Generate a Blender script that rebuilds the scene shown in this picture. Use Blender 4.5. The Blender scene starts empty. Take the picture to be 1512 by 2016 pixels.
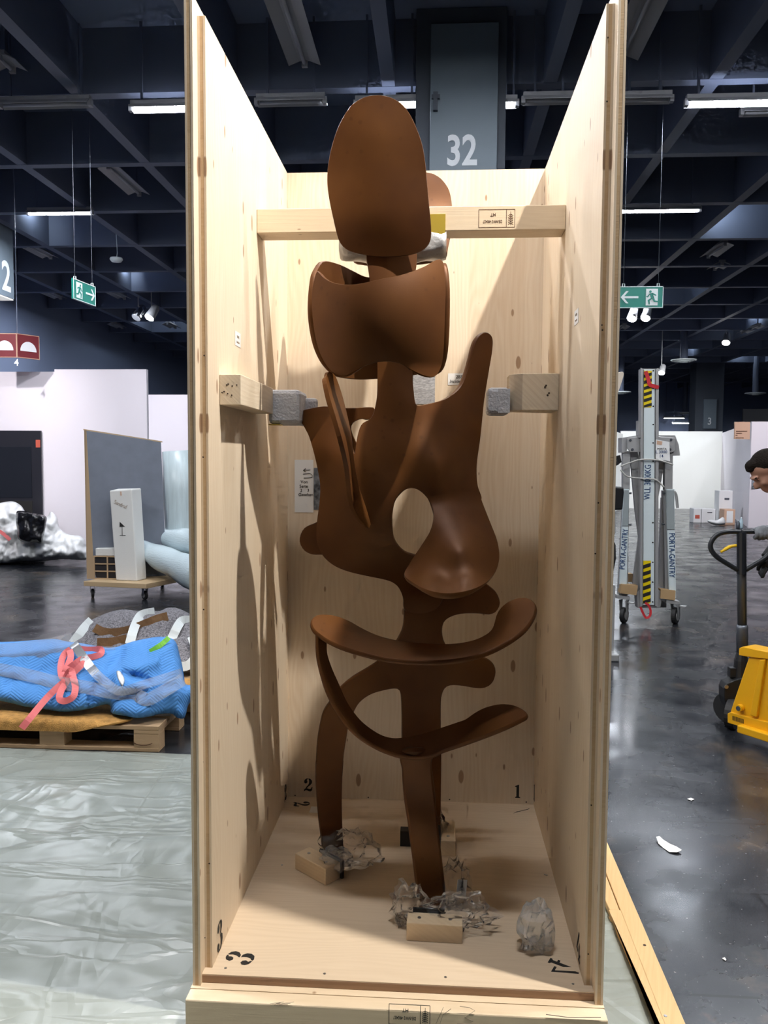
import bpy, bmesh, math, random
import numpy as np
from mathutils import Vector, Matrix, noise
from mathutils.geometry import delaunay_2d_cdt
random.seed(7); np.random.seed(7)
S = bpy.context.scene
COL = S.collection

# ------------------------------------------------------------------ camera
FPX, HC = 1600.0, 1.60
YAW, PIT, ROL = -.0645, -.0645, .0061
def _axes():
    cy, sy, cp, sp = math.cos(YAW), math.sin(YAW), math.cos(PIT), math.sin(PIT)
    f = Vector((sy*cp, cy*cp, sp)); r = Vector((cy, -sy, 0)); u = r.cross(f)
    c, s = math.cos(ROL), math.sin(ROL)
    return r*c+u*s, u*c-r*s, f
CR, CU, CF = _axes()
cam_d = bpy.data.cameras.new('camera'); cam_d.sensor_fit = 'VERTICAL'
cam_d.sensor_height = 36; cam_d.sensor_width = 27; cam_d.lens = FPX/2016*36
cam_d.clip_end = 200; cam_d.clip_start = .05
cam = bpy.data.objects.new('camera', cam_d); COL.objects.link(cam)
cam.matrix_world = Matrix(((CR.x, CU.x, -CF.x, 0), (CR.y, CU.y, -CF.y, 0), (CR.z, CU.z, -CF.z, HC), (0, 0, 0, 1)))
S.camera = cam
def at(x, y, Y=None, X=None, Z=None):
    d = CF + CR*((x-756)/FPX) + CU*((1008-y)/FPX)
    if Y is not None: t = Y/d.y
    elif X is not None: t = X/d.x
    else: t = (Z-HC)/d.z
    return Vector((0, 0, HC)) + d*t

# ------------------------------------------------------------------ world, light, exposure
S.view_settings.view_transform = 'Standard'; S.view_settings.look = 'None'
S.view_settings.gamma = 1; S.view_settings.use_curve_mapping = False
S.view_settings.exposure = 0.0
S.cycles.use_denoising = True
S.cycles.max_bounces = 5; S.cycles.diffuse_bounces = 3; S.cycles.glossy_bounces = 2; S.cycles.transmission_bounces = 2
S.cycles.caustics_reflective = False; S.cycles.caustics_refractive = False
S.cycles.use_adaptive_sampling = True; S.cycles.adaptive_threshold = .12; S.cycles.adaptive_min_samples = 12
S.cycles.sample_clamp_indirect = 6
W = bpy.data.worlds.new('hall_air'); S.world = W; W.use_nodes = True
W.node_tree.nodes['Background'].inputs[0].default_value = (.62, .70, .90, 1)
W.node_tree.nodes['Background'].inputs[1].default_value = .12
def light(name, kind, loc, power, col=(1, 1, 1), tgt=None, size=.1, size_y=None, angle=60, blend=.3):
    d = bpy.data.lights.new(name, kind); d.energy = power; d.color = col
    if kind == 'AREA':
        d.size = size
        if size_y: d.shape = 'RECTANGLE'; d.size_y = size_y
    elif kind == 'SPOT':
        d.spot_size = math.radians(angle); d.spot_blend = blend; d.shadow_soft_size = size
    else: d.shadow_soft_size = size
    o = bpy.data.objects.new(name, d); COL.objects.link(o); o.location = loc
    if tgt is not None: o.rotation_euler = (Vector(tgt)-Vector(loc)).to_track_quat('-Z', 'Y').to_euler()
    return o
KEY = Vector((1.56, 1.80, 5.45)); BACKL = Vector((-1.9, 6.3, 5.45))
light('key_spot', 'SPOT', KEY, 1180, (1, .94, .85), (-.15, 2.8, 1.2), .045, angle=46)
light('rear_spot', 'SPOT', BACKL, 480, (.96, .96, 1), (.3, 2.6, 1.9), .06, angle=40)
for x, y, p in [(-3.3, 2.7, 170), (3.0, 2.8, 130), (-.1, 1.75, 95), (-5.5, 4.84, 150), (4.6, 4.9, 130), (-.6, 4.84, 60)]:  # out-of-view ceiling lights; those over crate and sheet are added fill
    light('tube_and_fill_light', 'AREA', (x, y, 5.5), p, (.95, .97, 1), (x, y, 0), 1.5, .12)
for x, y, p in [(-3.1, 8.95, 150), (3.5, 8.95, 130), (-.6, 8.95, 60), (-6.2, 13.1, 150), (3.6, 13.1, 100), (-8, 19, 150), (4, 20, 240), (12, 22, 240), (-4, 26, 200), (6, 30, 260)]:
    light('tube_and_fill_light', 'AREA', (x, y, 5.4), p, (.85, .91, 1), (x, y, 0), 1.4, .1)
light('wall_spot', 'SPOT', (-6.8, 8.5, 5.3), 850, (1, .95, .98), (-7.4, 12.6, 2.3), .1, angle=55, blend=.9)
light('wall_spot', 'SPOT', (-4.2, 8.3, 5.3), 520, (1, .94, .98), (-5.2, 12.6, 1.3), .1, angle=60, blend=1)
light('wall_spot', 'SPOT', (-5.0, 14, 5.3), 480, (.98, .94, 1), (-5.2, 17, 1.8), .1, angle=70, blend=1)
light('wall_spot', 'SPOT', (6.8, 21, 5.3), 2000, (.98, 1, .98), (7.0, 28, 1.5), .1, angle=60, blend=.9)
light('wall_spot', 'SPOT', (7.4, 15.5, 5.3), 1100, (1, .95, 1), (8.6, 20, 1.5), .1, angle=60, blend=.9)

# ------------------------------------------------------------------ materials
def mat(name, col, rough=.5, metal=0, emit=None, es=1, noise_amt=0, noise_scale=20, bump=0, bump_scale=60, spec=.5, alpha=1, trans=0, col2=None, coat=0, stretch=(1, 1, 1)):
    m = bpy.data.materials.new(name); m.use_nodes = True
    nt = m.node_tree; b = nt.nodes['Principled BSDF']
    b.inputs['Base Color'].default_value = (*col, 1); b.inputs['Roughness'].default_value = rough
    b.inputs['Metallic'].default_value = metal; b.inputs['Specular IOR Level'].default_value = spec
    b.inputs['Alpha'].default_value = alpha; b.inputs['Transmission Weight'].default_value = trans
    b.inputs['Coat Weight'].default_value = coat
    if emit: b.inputs['Emission Color'].default_value = (*emit, 1); b.inputs['Emission Strength'].default_value = es
    if noise_amt or bump or col2:
        tc = nt.nodes.new('ShaderNodeTexCoord'); mp = nt.nodes.new('ShaderNodeMapping'); mp.inputs['Scale'].default_value = stretch
        nt.links.new(tc.outputs['Object'], mp.inputs[0])
        if noise_amt or col2:
            n = nt.nodes.new('ShaderNodeTexNoise'); n.inputs['Scale'].default_value = noise_scale; n.inputs['Detail'].default_value = 5
            nt.links.new(mp.outputs[0], n.inputs['Vector'])
            r = nt.nodes.new('ShaderNodeValToRGB'); r.color_ramp.elements[0].position = .32; r.color_ramp.elements[1].position = .68
            c2 = col2 or tuple(c*(1+noise_amt) for c in col); c1 = col if col2 else tuple(c*(1-noise_amt) for c in col)
            r.color_ramp.elements[0].color = (*c1, 1); r.color_ramp.elements[1].color = (*c2, 1)
            nt.links.new(n.outputs['Fac'], r.inputs[0]); nt.links.new(r.outputs[0], b.inputs['Base Color'])
        if bump:
            n2 = nt.nodes.new('ShaderNodeTexNoise'); n2.inputs['Scale'].default_value = bump_scale; n2.inputs['Detail'].default_value = 6
            nt.links.new(mp.outputs[0], n2.inputs['Vector'])
            bp = nt.nodes.new('ShaderNodeBump'); bp.inputs['Strength'].default_value = bump; bp.inputs['Distance'].default_value = .01
            nt.links.new(n2.outputs['Fac'], bp.inputs['Height']); nt.links.new(bp.outputs[0], b.inputs['Normal'])
    return m

def wood(name, across, along, light_c=(.79, .665, .515), dark_c=(.66, .50, .335), lam=.115, knots=1.0, grain=1.0, rough=.55):
    """pale softwood: across / along are weights on object X, Y, Z"""
    m = bpy.data.materials.new(name); m.use_nodes = True
    nt = m.node_tree; N = nt.nodes.new; L = nt.links.new; b = nt.nodes['Principled BSDF']; b.inputs['Roughness'].default_value = rough
    b.inputs['Specular IOR Level'].default_value = .3
    tc = N('ShaderNodeTexCoord')
    def dot(w):
        d = N('ShaderNodeVectorMath'); d.operation = 'DOT_PRODUCT'; L(tc.outputs['Object'], d.inputs[0]); d.inputs[1].default_value = w; return d.outputs['Value']
    def mth(op, a, c=None, c2=None):
        n = N('ShaderNodeMath'); n.operation = op
        for i, v in enumerate((a, c, c2)):
            if v is None: continue
            if isinstance(v, (int, float)): n.inputs[i].default_value = v
            else: L(v, n.inputs[i])
        return n.outputs[0]
    def comb(a, c, d=0):
        n = N('ShaderNodeCombineXYZ')
        for i, v in enumerate((a, c, d)):
            if isinstance(v, (int, float)): n.inputs[i].default_value = v
            else: L(v, n.inputs[i])
        return n.outputs[0]
    A, B = dot(across), dot(along)
    lamid = mth('FLOOR', mth('DIVIDE', A, lam))
    wn = N('ShaderNodeTexWhiteNoise'); wn.noise_dimensions = '1D'; L(lamid, wn.inputs['W']); rnd = wn.outputs['Value']
    B2 = mth('ADD', B, mth('MULTIPLY', rnd, 9.0))
    warp = N('ShaderNodeTexNoise'); warp.inputs['Scale'].default_value = 1; warp.inputs['Detail'].default_value = 2
    L(comb(mth('MULTIPLY', A, 6), mth('MULTIPLY', B2, 1.1), rnd), warp.inputs['Vector'])
    rings = mth('SINE', mth('MULTIPLY', mth('ADD', A, mth('MULTIPLY', warp.outputs['Fac'], .22)), 300))
    fine = N('ShaderNodeTexNoise'); fine.inputs['Scale'].default_value = 1; fine.inputs['Detail'].default_value = 4
    L(comb(mth('MULTIPLY', A, 220), mth('MULTIPLY', B2, 5), 0), fine.inputs['Vector'])
    g = mth('ADD', mth('MULTIPLY', rings, mth('MULTIPLY', warp.outputs['Fac'], .20*grain)), mth('MULTIPLY', fine.outputs['Fac'], .55*grain))
    g = mth('ADD', g, mth('MULTIPLY', rnd, .32)); g = mth('SUBTRACT', g, .22)
    mix = N('ShaderNodeMix'); mix.data_type = 'RGBA'; mix.clamp_factor = True; L(g, mix.inputs['Factor'])
    mix.inputs['A'].default_value = (*light_c, 1); mix.inputs['B'].default_value = (*dark_c, 1)
    out = mix.outputs['Result']
    if knots:
        vo = N('ShaderNodeTexVoronoi'); vo.inputs['Scale'].default_value = 1; vo.inputs['Randomness'].default_value = 1; vo.voronoi_dimensions = '2D'
        L(comb(mth('MULTIPLY', A, 9), mth('MULTIPLY', B, 3.4), 0), vo.inputs['Vector'])
        sep = N('ShaderNodeSeparateColor'); L(vo.outputs['Color'], sep.inputs[0])
        rad = mth('MULTIPLY', mth('MAXIMUM', mth('SUBTRACT', sep.outputs[0], .35), 0), .17*knots)
        k = mth('SMOOTH_MIN', mth('DIVIDE', mth('SUBTRACT', rad, vo.outputs['Distance']), .02), 1, .2)
        k = mth('MAXIMUM', k, 0)
        mx = N('ShaderNodeMix'); mx.data_type = 'RGBA'; mx.clamp_factor = True; L(mth('MULTIPLY', k, .75), mx.inputs['Factor'])
        L(out, mx.inputs['A']); mx.inputs['B'].default_value = (.27, .13, .055, 1); out = mx.outputs['Result']
    L(out, b.inputs['Base Color'])
    bp = N('ShaderNodeBump'); bp.inputs['Strength'].default_value = .12; bp.inputs['Distance'].default_value = .003
    L(fine.outputs['Fac'], bp.inputs['Height']); L(bp.outputs[0], b.inputs['Normal'])
    return m

M = {}
M['wall_wood_x'] = wood('spruce_panel_side', (0, 1, 0), (0, 0, 1))
M['wall_wood_y'] = wood('spruce_panel_back', (1, 0, 0), (0, 0, 1), grain=1.25)
M['floor_wood'] = wood('spruce_panel_floor', (0, 1, .3), (1, 0, 0), (.69, .55, .40), (.57, .43, .29), lam=.3, knots=0, grain=1.1)
M['plank_wood'] = wood('pine_plank', (0, .4, 1), (1, 0, 0), (.76, .61, .43), (.63, .47, .29), lam=.5, knots=.55)
M['beam_wood'] = wood('rough_sawn_batten', (0, .5, 1), (1, 0, 0), (.78, .63, .45), (.65, .49, .32), lam=.5, knots=.3)
M['block_wood'] = wood('pine_block', (.7, .7, 1), (.7, -.7, 0), (.76, .60, .41), (.62, .45, .27), lam=.7, knots=.25)
M['brace_wood'] = wood('brace_wood', (1, 0, 1), (0, 1, 0), (.76, .65, .50), (.62, .49, .35), lam=.7, knots=0, grain=1.4)
M['core_wood'] = wood('panel_core_end_grain', (0, 0, 1), (1, 1, 0), (.62, .44, .26), (.42, .26, .14), lam=.13, knots=0, grain=.7)
M['edge_wood'] = wood('panel_face_edge', (1, 1, 0), (0, 0, 1), (.80, .68, .51), (.72, .57, .40), lam=.5, knots=0, grain=.5)
M['ply_edge'] = wood('floor_panel_edge', (0, 0, 1), (1, 0, 0), (.40, .25, .16), (.26, .14, .08), lam=.008, knots=0, grain=.9)
M['pallet_wood'] = wood('weathered_pallet_wood', (0, 1, 1), (1, 0, 0), (.46, .31, .18), (.28, .17, .09), lam=.5, knots=.4, rough=.75)
M['board_wood'] = wood('pine_floor_board', (1, -.3, 0), (0, 1, 0), (.62, .42, .21), (.47, .29, .13), lam=.5, knots=.3)
M['trolley_wood'] = wood('trolley_plywood', (0, .4, 1), (1, 0, 0), (.55, .40, .24), (.42, .29, .16), lam=.5, knots=0)
M['black'] = mat('black_stencil_paint', (.012, .011, .010), .7)
M['burn'] = mat('burnt_brand_mark', (.10, .04, .018), .8)
M['pencil'] = mat('pencil_line', (.33, .26, .2), .8)
M['hole'] = mat('screw_hole', (.05, .03, .02), .9)
M['screw'] = mat('steel_screw', (.45, .45, .46), .3, .9)
M['foam'] = mat('grey_felt_padding', (.54, .55, .59), .9, bump=.5, bump_scale=140, noise_amt=.12)
M['tape_gold'] = mat('gold_tape', (.62, .45, .07), .3, .35)
M['foil'] = mat('silver_film', (.40, .39, .38), .36, .5, bump=.5, bump_scale=25)
M['paper'] = mat('white_paper', (.80, .80, .80), .7)
M['paper_grey'] = mat('grey_speckled_paper', (.40, .41, .44), .9, noise_amt=.35, noise_scale=90, stretch=(1, 1, 4))
M['photo'] = mat('photo_print', (.20, .22, .25), .35, noise_amt=.8, noise_scale=30)
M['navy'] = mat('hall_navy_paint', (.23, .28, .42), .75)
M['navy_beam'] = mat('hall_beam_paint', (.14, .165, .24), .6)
M['fix_grey'] = mat('lamp_housing', (.42, .42, .44), .5)
M['tube_on'] = mat('lit_tube', (1, 1, 1), .5, emit=(.86, .92, 1), es=85)
M['tube_off'] = mat('unlit_tube', (.55, .55, .58), .3)
M['spot_on'] = mat('lit_spot_lens', (1, 1, 1), .5, emit=(1, .95, .95), es=40)
M['chrome'] = mat('polished_metal', (.7, .7, .72), .15, 1)
M['slate'] = mat('slate_sign_panel', (.17, .21, .25), .5)
M['column'] = mat('dark_column_paint', (.07, .082, .105), .6)
M['digit'] = mat('pale_digit', (.80, .82, .85), .6)
M['green'] = mat('sign_green', (.012, .22, .17), .4)
M['signwhite'] = mat('sign_white', (.78, .84, .84), .4)
M['red_sign'] = mat('sign_red', (.17, .018, .025), .5)
M['white_wall'] = mat('white_partition', (.82, .78, .83), .75)
M['white_wall_far'] = mat('white_partition_far', (.80, .81, .80), .75)
M['grey_wall'] = mat('grey_wall', (.30, .30, .31), .8)
M['dark_glass'] = mat('dark_glass', (.012, .013, .017), .06, spec=.6)
M['dark_frame'] = mat('dark_frame', (.018, .018, .024), .35)
M['orange_sticker'] = mat('red_sticker', (.55, .10, .06), .6)
M['salmon'] = mat('salmon_sign', (.62, .40, .28), .7)
M['white_film'] = mat('white_plastic_film', (.72, .73, .73), .38, bump=.5, bump_scale=14, noise_amt=.06, noise_scale=6)
M['black_film'] = mat('black_bin_liner', (.010, .010, .012), .22, bump=.8, bump_scale=16)
M['grey_panel'] = mat('grey_panel_face', (.145, .16, .195), .8, noise_amt=.06, noise_scale=8)
M['panel_edge'] = mat('cardboard_edge', (.46, .32, .19), .8)
M['foam_white'] = mat('polystyrene', (.72, .71, .68), .8, bump=.15, bump_scale=120)
M['roll'] = mat('translucent_sheet_roll', (.50, .58, .60), .3, noise_amt=.10, noise_scale=5, stretch=(6, 6, .6))
M['roll_tube'] = mat('wrapped_roll_film', (.58, .68, .72), .22, bump=.4, bump_scale=12, stretch=(1, 1, 6))
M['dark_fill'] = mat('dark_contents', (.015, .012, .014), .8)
M['rubber'] = mat('black_rubber', (.015, .015, .016), .6)
M['caster'] = mat('caster_metal', (.40, .40, .40), .35, .8)
M['caster_hub'] = mat('caster_hub', (.34, .34, .34), .5)
M['brown_blanket'] = mat('ochre_blanket', (.50, .26, .07), .95, bump=.7, bump_scale=180, noise_amt=.25, noise_scale=30)
M['green_tape'] = mat('green_tape', (.22, .60, .05), .5)
M['pink'] = mat('pink_strap', (.72, .16, .16), .6)
M['white_tape'] = mat('white_tape', (.56, .60, .61), .4)
M['brown_tape'] = mat('brown_parcel_tape', (.17, .095, .045), .22, bump=.6, bump_scale=30)
M['felt'] = mat('dark_felt', (.06, .057, .064), .95, bump=.9, bump_scale=60, col2=(.24, .23, .25), noise_scale=90)
M['jack_yellow'] = mat('yellow_paint', (.86, .44, .008), .32, coat=.3)
M['jack_black'] = mat('black_handle', (.016, .018, .022), .35)
M['jack_steel'] = mat('dark_steel', (.12, .13, .15), .35, .5)
M['yellow_lever'] = mat('yellow_lever', (.80, .50, .01), .4)
M['alu'] = mat('gantry_aluminium', (.46, .46, .46), .42, .45)
M['alu_face'] = mat('gantry_pale_face', (.66, .74, .76), .45)
M['blue_text'] = mat('blue_lettering', (.02, .06, .17), .6)
M['haz_yellow'] = mat('hazard_yellow', (.80, .60, .0), .5)
M['rope'] = mat('pale_rope', (.50, .49, .46), .8)
M['red_strap'] = mat('red_strap', (.60, .03, .04), .6)
M['card'] = mat('cardboard_block', (.46, .30, .15), .8)
M['cap_white'] = mat('white_carton', (.74, .74, .74), .8)
M['skin'] = mat('skin', (.42, .22, .15), .5, noise_amt=.08)
M['hair'] = mat('dark_hair', (.016, .012, .010), .9, spec=.1, bump=1, bump_scale=150, noise_amt=.4, noise_scale=120)
M['shirt'] = mat('dark_shirt', (.02, .02, .025), .9)
M['trousers'] = mat('work_trousers', (.03, .035, .05), .9)
M['glove'] = mat('grey_glove', (.16, .17, .185), .8, bump=.4, bump_scale=120)
M['glove_dark'] = mat('black_glove', (.012, .012, .014), .7)
M['shoe'] = mat('shoe', (.02, .02, .02), .6)
M['blackbox'] = mat('black_case', (.012, .012, .013), .4)
M['water'] = mat('pale_bottle', (.45, .60, .66), .2)

# rusted steel
def steel():
    m = bpy.data.materials.new('weathering_steel'); m.use_nodes = True
    nt = m.node_tree; N = nt.nodes.new; L = nt.links.new; b = nt.nodes['Principled BSDF']
    tc = N('ShaderNodeTexCoord')
    n = N('ShaderNodeTexNoise'); n.inputs['Scale'].default_value = 3.2; n.inputs['Detail'].default_value = 3; L(tc.outputs['Object'], n.inputs['Vector'])
    r = N('ShaderNodeValToRGB'); r.color_ramp.elements[0].position = .35; r.color_ramp.elements[1].position = .7
    r.color_ramp.elements[0].color = (.082, .028, .0078, 1); r.color_ramp.elements[1].color = (.150, .057, .0125, 1)
    L(n.outputs['Fac'], r.inputs[0])
    f = N('ShaderNodeTexNoise'); f.inputs['Scale'].default_value = 420; f.inputs['Detail'].default_value = 2; L(tc.outputs['Object'], f.inputs['Vector'])
    v = N('ShaderNodeTexVoronoi'); v.inputs['Scale'].default_value = 26; L(tc.outputs['Object'], v.inputs['Vector'])
    sp = N('ShaderNodeMapRange'); sp.inputs[1].default_value = .12; sp.inputs[2].default_value = .22; sp.inputs[3].default_value = .80; sp.inputs[4].default_value = 1; L(v.outputs['Distance'], sp.inputs[0])
    n3 = N('ShaderNodeTexNoise'); n3.inputs['Scale'].default_value = 2.3; L(tc.outputs['Object'], n3.inputs['Vector'])
    gate = N('ShaderNodeMapRange'); gate.inputs[1].default_value = .5; gate.inputs[2].default_value = .62; L(n3.outputs['Fac'], gate.inputs[0])
    one = N('ShaderNodeMix'); one.inputs[2].default_value = 1; L(gate.outputs[0], one.inputs[0]); L(sp.outputs[0], one.inputs[3])
    mul = N('ShaderNodeMix'); mul.data_type = 'RGBA'; mul.blend_type = 'MULTIPLY'; mul.inputs['Factor'].default_value = 1
    L(r.outputs[0], mul.inputs['A']); L(one.outputs[0], mul.inputs['B'])
    L(mul.outputs['Result'], b.inputs['Base Color'])
    b.inputs['Roughness'].default_value = .48; b.inputs['Metallic'].default_value = .25; b.inputs['Specular IOR Level'].default_value = .28
    bp = N('ShaderNodeBump'); bp.inputs['Strength'].default_value = .12; bp.inputs['Distance'].default_value = .001
    L(f.outputs['Fac'], bp.inputs['Height']); L(bp.outputs[0], b.inputs['Normal'])
    return m
M['steel'] = steel()

# clear wrap: thin glossy film
def film(name, tint=(.93, .94, .95), base=.045, bump_scale=40, rough=.12):
    m = bpy.data.materials.new(name); m.use_nodes = True
    nt = m.node_tree; N = nt.nodes.new; L = nt.links.new; nt.nodes.remove(nt.nodes['Principled BSDF'])
    out = nt.nodes['Material Output']
    tr = N('ShaderNodeBsdfTransparent'); gl = N('ShaderNodeBsdfGlossy'); gl.inputs['Roughness'].default_value = rough; gl.inputs[0].default_value = (*tint, 1)
    df = N('ShaderNodeBsdfDiffuse'); df.inputs[0].default_value = (*tint, 1)
    tc = N('ShaderNodeTexCoord'); n = N('ShaderNodeTexNoise'); n.inputs['Scale'].default_value = bump_scale; n.inputs['Detail'].default_value = 6
    L(tc.outputs['Object'], n.inputs['Vector'])
    bp = N('ShaderNodeBump'); bp.inputs['Strength'].default_value = .45; bp.inputs['Distance'].default_value = .01; L(n.outputs['Fac'], bp.inputs['Height'])
    L(bp.outputs[0], gl.inputs['Normal'])
    lw = N('ShaderNodeFresnel'); lw.inputs[0].default_value = 1.28; L(bp.outputs[0], lw.inputs['Normal'])
    m1 = N('ShaderNodeMixShader'); m1.inputs[0].default_value = base; L(tr.outputs[0], m1.inputs[1]); L(df.outputs[0], m1.inputs[2])
    m2 = N('ShaderNodeMixShader'); L(lw.outputs[0], m2.inputs[0]); L(m1.outputs[0], m2.inputs[1]); L(gl.outputs[0], m2.inputs[2])
    L(m2.outputs[0], out.inputs[0]); return m
M['film'] = film('clear_stretch_film')
M['film_band'] = film('flat_stretch_film', base=.15, bump_scale=9, rough=.2)
M['film_dense'] = film('bunched_stretch_film', base=.26, bump_scale=55)

def blue_quilt():
    m = mat('blue_quilted_blanket', (.075, .26, .62), .85); nt = m.node_tree; N = nt.nodes.new; L = nt.links.new; b = nt.nodes['Principled BSDF']
    tc = N('ShaderNodeTexCoord'); sx = N('ShaderNodeSeparateXYZ'); L(tc.outputs['Object'], sx.inputs[0])
    def mth(op, a, c=None):
        n = N('ShaderNodeMath'); n.operation = op
        for i, v in enumerate((a, c)):
            if v is None: continue
            if isinstance(v, (int, float)): n.inputs[i].default_value = v
            else: L(v, n.inputs[i])
        return n.outputs[0]
    zig = mth('MULTIPLY', mth('PINGPONG', mth('ADD', sx.outputs['X'], mth('MULTIPLY', sx.outputs['Y'], .4)), .08), .9)
    h = mth('ABSOLUTE', mth('SINE', mth('MULTIPLY', mth('ADD', mth('ADD', sx.outputs['Z'], mth('MULTIPLY', sx.outputs['Y'], .7)), zig), 130)))
    bp = N('ShaderNodeBump'); bp.inputs['Strength'].default_value = .55; bp.inputs['Distance'].default_value = .006; L(h, bp.inputs['Height']); L(bp.outputs[0], b.inputs['Normal'])
    return m
M['quilt'] = blue_quilt()

def floor_mat():
    m = bpy.data.materials.new('polished_dark_floor'); m.use_nodes = True
    nt = m.node_tree; N = nt.nodes.new; L = nt.links.new; b = nt.nodes['Principled BSDF']; tc = N('ShaderNodeTexCoord')
    n = N('ShaderNodeTexNoise'); n.inputs['Scale'].default_value = 1.6; n.inputs['Detail'].default_value = 8; n.inputs['Roughness'].default_value = .65; L(tc.outputs['Object'], n.inputs['Vector'])
    r = N('ShaderNodeValToRGB'); e = r.color_ramp.elements; e[0].position = .35; e[0].color = (.009, .011, .016, 1); e[1].position = .56; e[1].color = (.027, .029, .034, 1)
    e2 = r.color_ramp.elements.new(.68); e2.color = (.105, .080, .060, 1)
    L(n.outputs['Fac'], r.inputs[0])
    sc = N('ShaderNodeTexNoise'); sc.inputs['Scale'].default_value = 70; sc.inputs['Detail'].default_value = 3; L(tc.outputs['Object'], sc.inputs['Vector'])
    sr = N('ShaderNodeMapRange'); sr.inputs[1].default_value = .68; sr.inputs[2].default_value = .74; L(sc.outputs['Fac'], sr.inputs[0])
    mx = N('ShaderNodeMix'); mx.data_type = 'RGBA'; L(sr.outputs[0], mx.inputs['Factor']); L(r.outputs[0], mx.inputs['A']); mx.inputs['B'].default_value = (.20, .20, .20, 1)
    L(mx.outputs['Result'], b.inputs['Base Color'])
    n2 = N('ShaderNodeTexNoise'); n2.inputs['Scale'].default_value = 3; n2.inputs['Detail'].default_value = 5; L(tc.outputs['Object'], n2.inputs['Vector'])
    rr = N('ShaderNodeMapRange'); rr.inputs[1].default_value = .15; rr.inputs[2].default_value = .85; rr.inputs[3].default_value = .10; rr.inputs[4].default_value = .40; L(n2.outputs['Fac'], rr.inputs[0]); L(rr.outputs[0], b.inputs['Roughness'])
    n3 = N('ShaderNodeTexNoise'); n3.inputs['Scale'].default_value = 6; n3.inputs['Detail'].default_value = 5; L(tc.outputs['Object'], n3.inputs['Vector'])
    bp = N('ShaderNodeBump'); bp.inputs['Strength'].default_value = .02; bp.inputs['Distance'].default_value = .01; L(n3.outputs['Fac'], bp.inputs['Height']); L(bp.outputs[0], b.inputs['Normal'])
    b.inputs['Specular IOR Level'].default_value = .45
    bk_ = N('ShaderNodeTexBrick'); bk_.inputs['Scale'].default_value = 1; bk_.inputs['Mortar Size'].default_value = .006; bk_.inputs['Brick Width'].default_value = 2.4; bk_.inputs['Row Height'].default_value = .6
    bk_.inputs['Color1'].default_value = (1, 1, 1, 1); bk_.inputs['Color2'].default_value = (.72, .72, .74, 1); bk_.inputs['Mortar'].default_value = (.25, .25, .25, 1); L(tc.outputs['Object'], bk_.inputs['Vector'])
    mm = N('ShaderNodeMix'); mm.data_type = 'RGBA'; mm.blend_type = 'MULTIPLY'; mm.inputs['Factor'].default_value = 1; L(mx.outputs['Result'], mm.inputs['A']); L(bk_.outputs['Color'], mm.inputs['B']); L(mm.outputs['Result'], b.inputs['Base Color'])
    return m
M['floor'] = floor_mat()
def tarp_mat():
    m = mat('grey_green_plastic_sheet', (.27, .292, .265), .30, noise_amt=.06, noise_scale=3, spec=.45)
    nt = m.node_tree; N = nt.nodes.new; L = nt.links.new; b = nt.nodes['Principled BSDF']; tc = N('ShaderNodeTexCoord')
    acc = None
    for sc, st, rot, wt in ((.9, (.6, 2.6, 1), .22, 1.0), (1.7, (.5, 2.4, 1), -.35, .5), (1.2, (2.0, .7, 1), .5, .3)):
        mp = N('ShaderNodeMapping'); mp.inputs['Rotation'].default_value = (0, 0, rot); mp.inputs['Scale'].default_value = st; L(tc.outputs['Object'], mp.inputs[0])
        n = N('ShaderNodeTexNoise'); n.inputs['Scale'].default_value = sc; n.inputs['Detail'].default_value = 2.5; n.inputs['Distortion'].default_value = .8; L(mp.outputs[0], n.inputs['Vector'])
        s1 = N('ShaderNodeMath'); s1.operation = 'SUBTRACT'; L(n.outputs['Fac'], s1.inputs[0]); s1.inputs[1].default_value = .5
        s2 = N('ShaderNodeMath'); s2.operation = 'ABSOLUTE'; L(s1.outputs[0], s2.inputs[0])
        mr = N('ShaderNodeMapRange'); mr.inputs[1].default_value = 0; mr.inputs[2].default_value = .035; mr.inputs[3].default_value = wt; mr.inputs[4].default_value = 0; L(s2.outputs[0], mr.inputs[0])
        if acc is None: acc = mr.outputs[0]
        else:
            ad = N('ShaderNodeMath'); ad.operation = 'ADD'; L(acc, ad.inputs[0]); L(mr.outputs[0], ad.inputs[1]); acc = ad.outputs[0]
    bp = N('ShaderNodeBump'); bp.inputs['Strength'].default_value = .6; bp.inputs['Distance'].default_value = .008; L(acc, bp.inputs['Height']); L(bp.outputs[0], b.inputs['Normal'])
    return m
M['tarp'] = tarp_mat()

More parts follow.
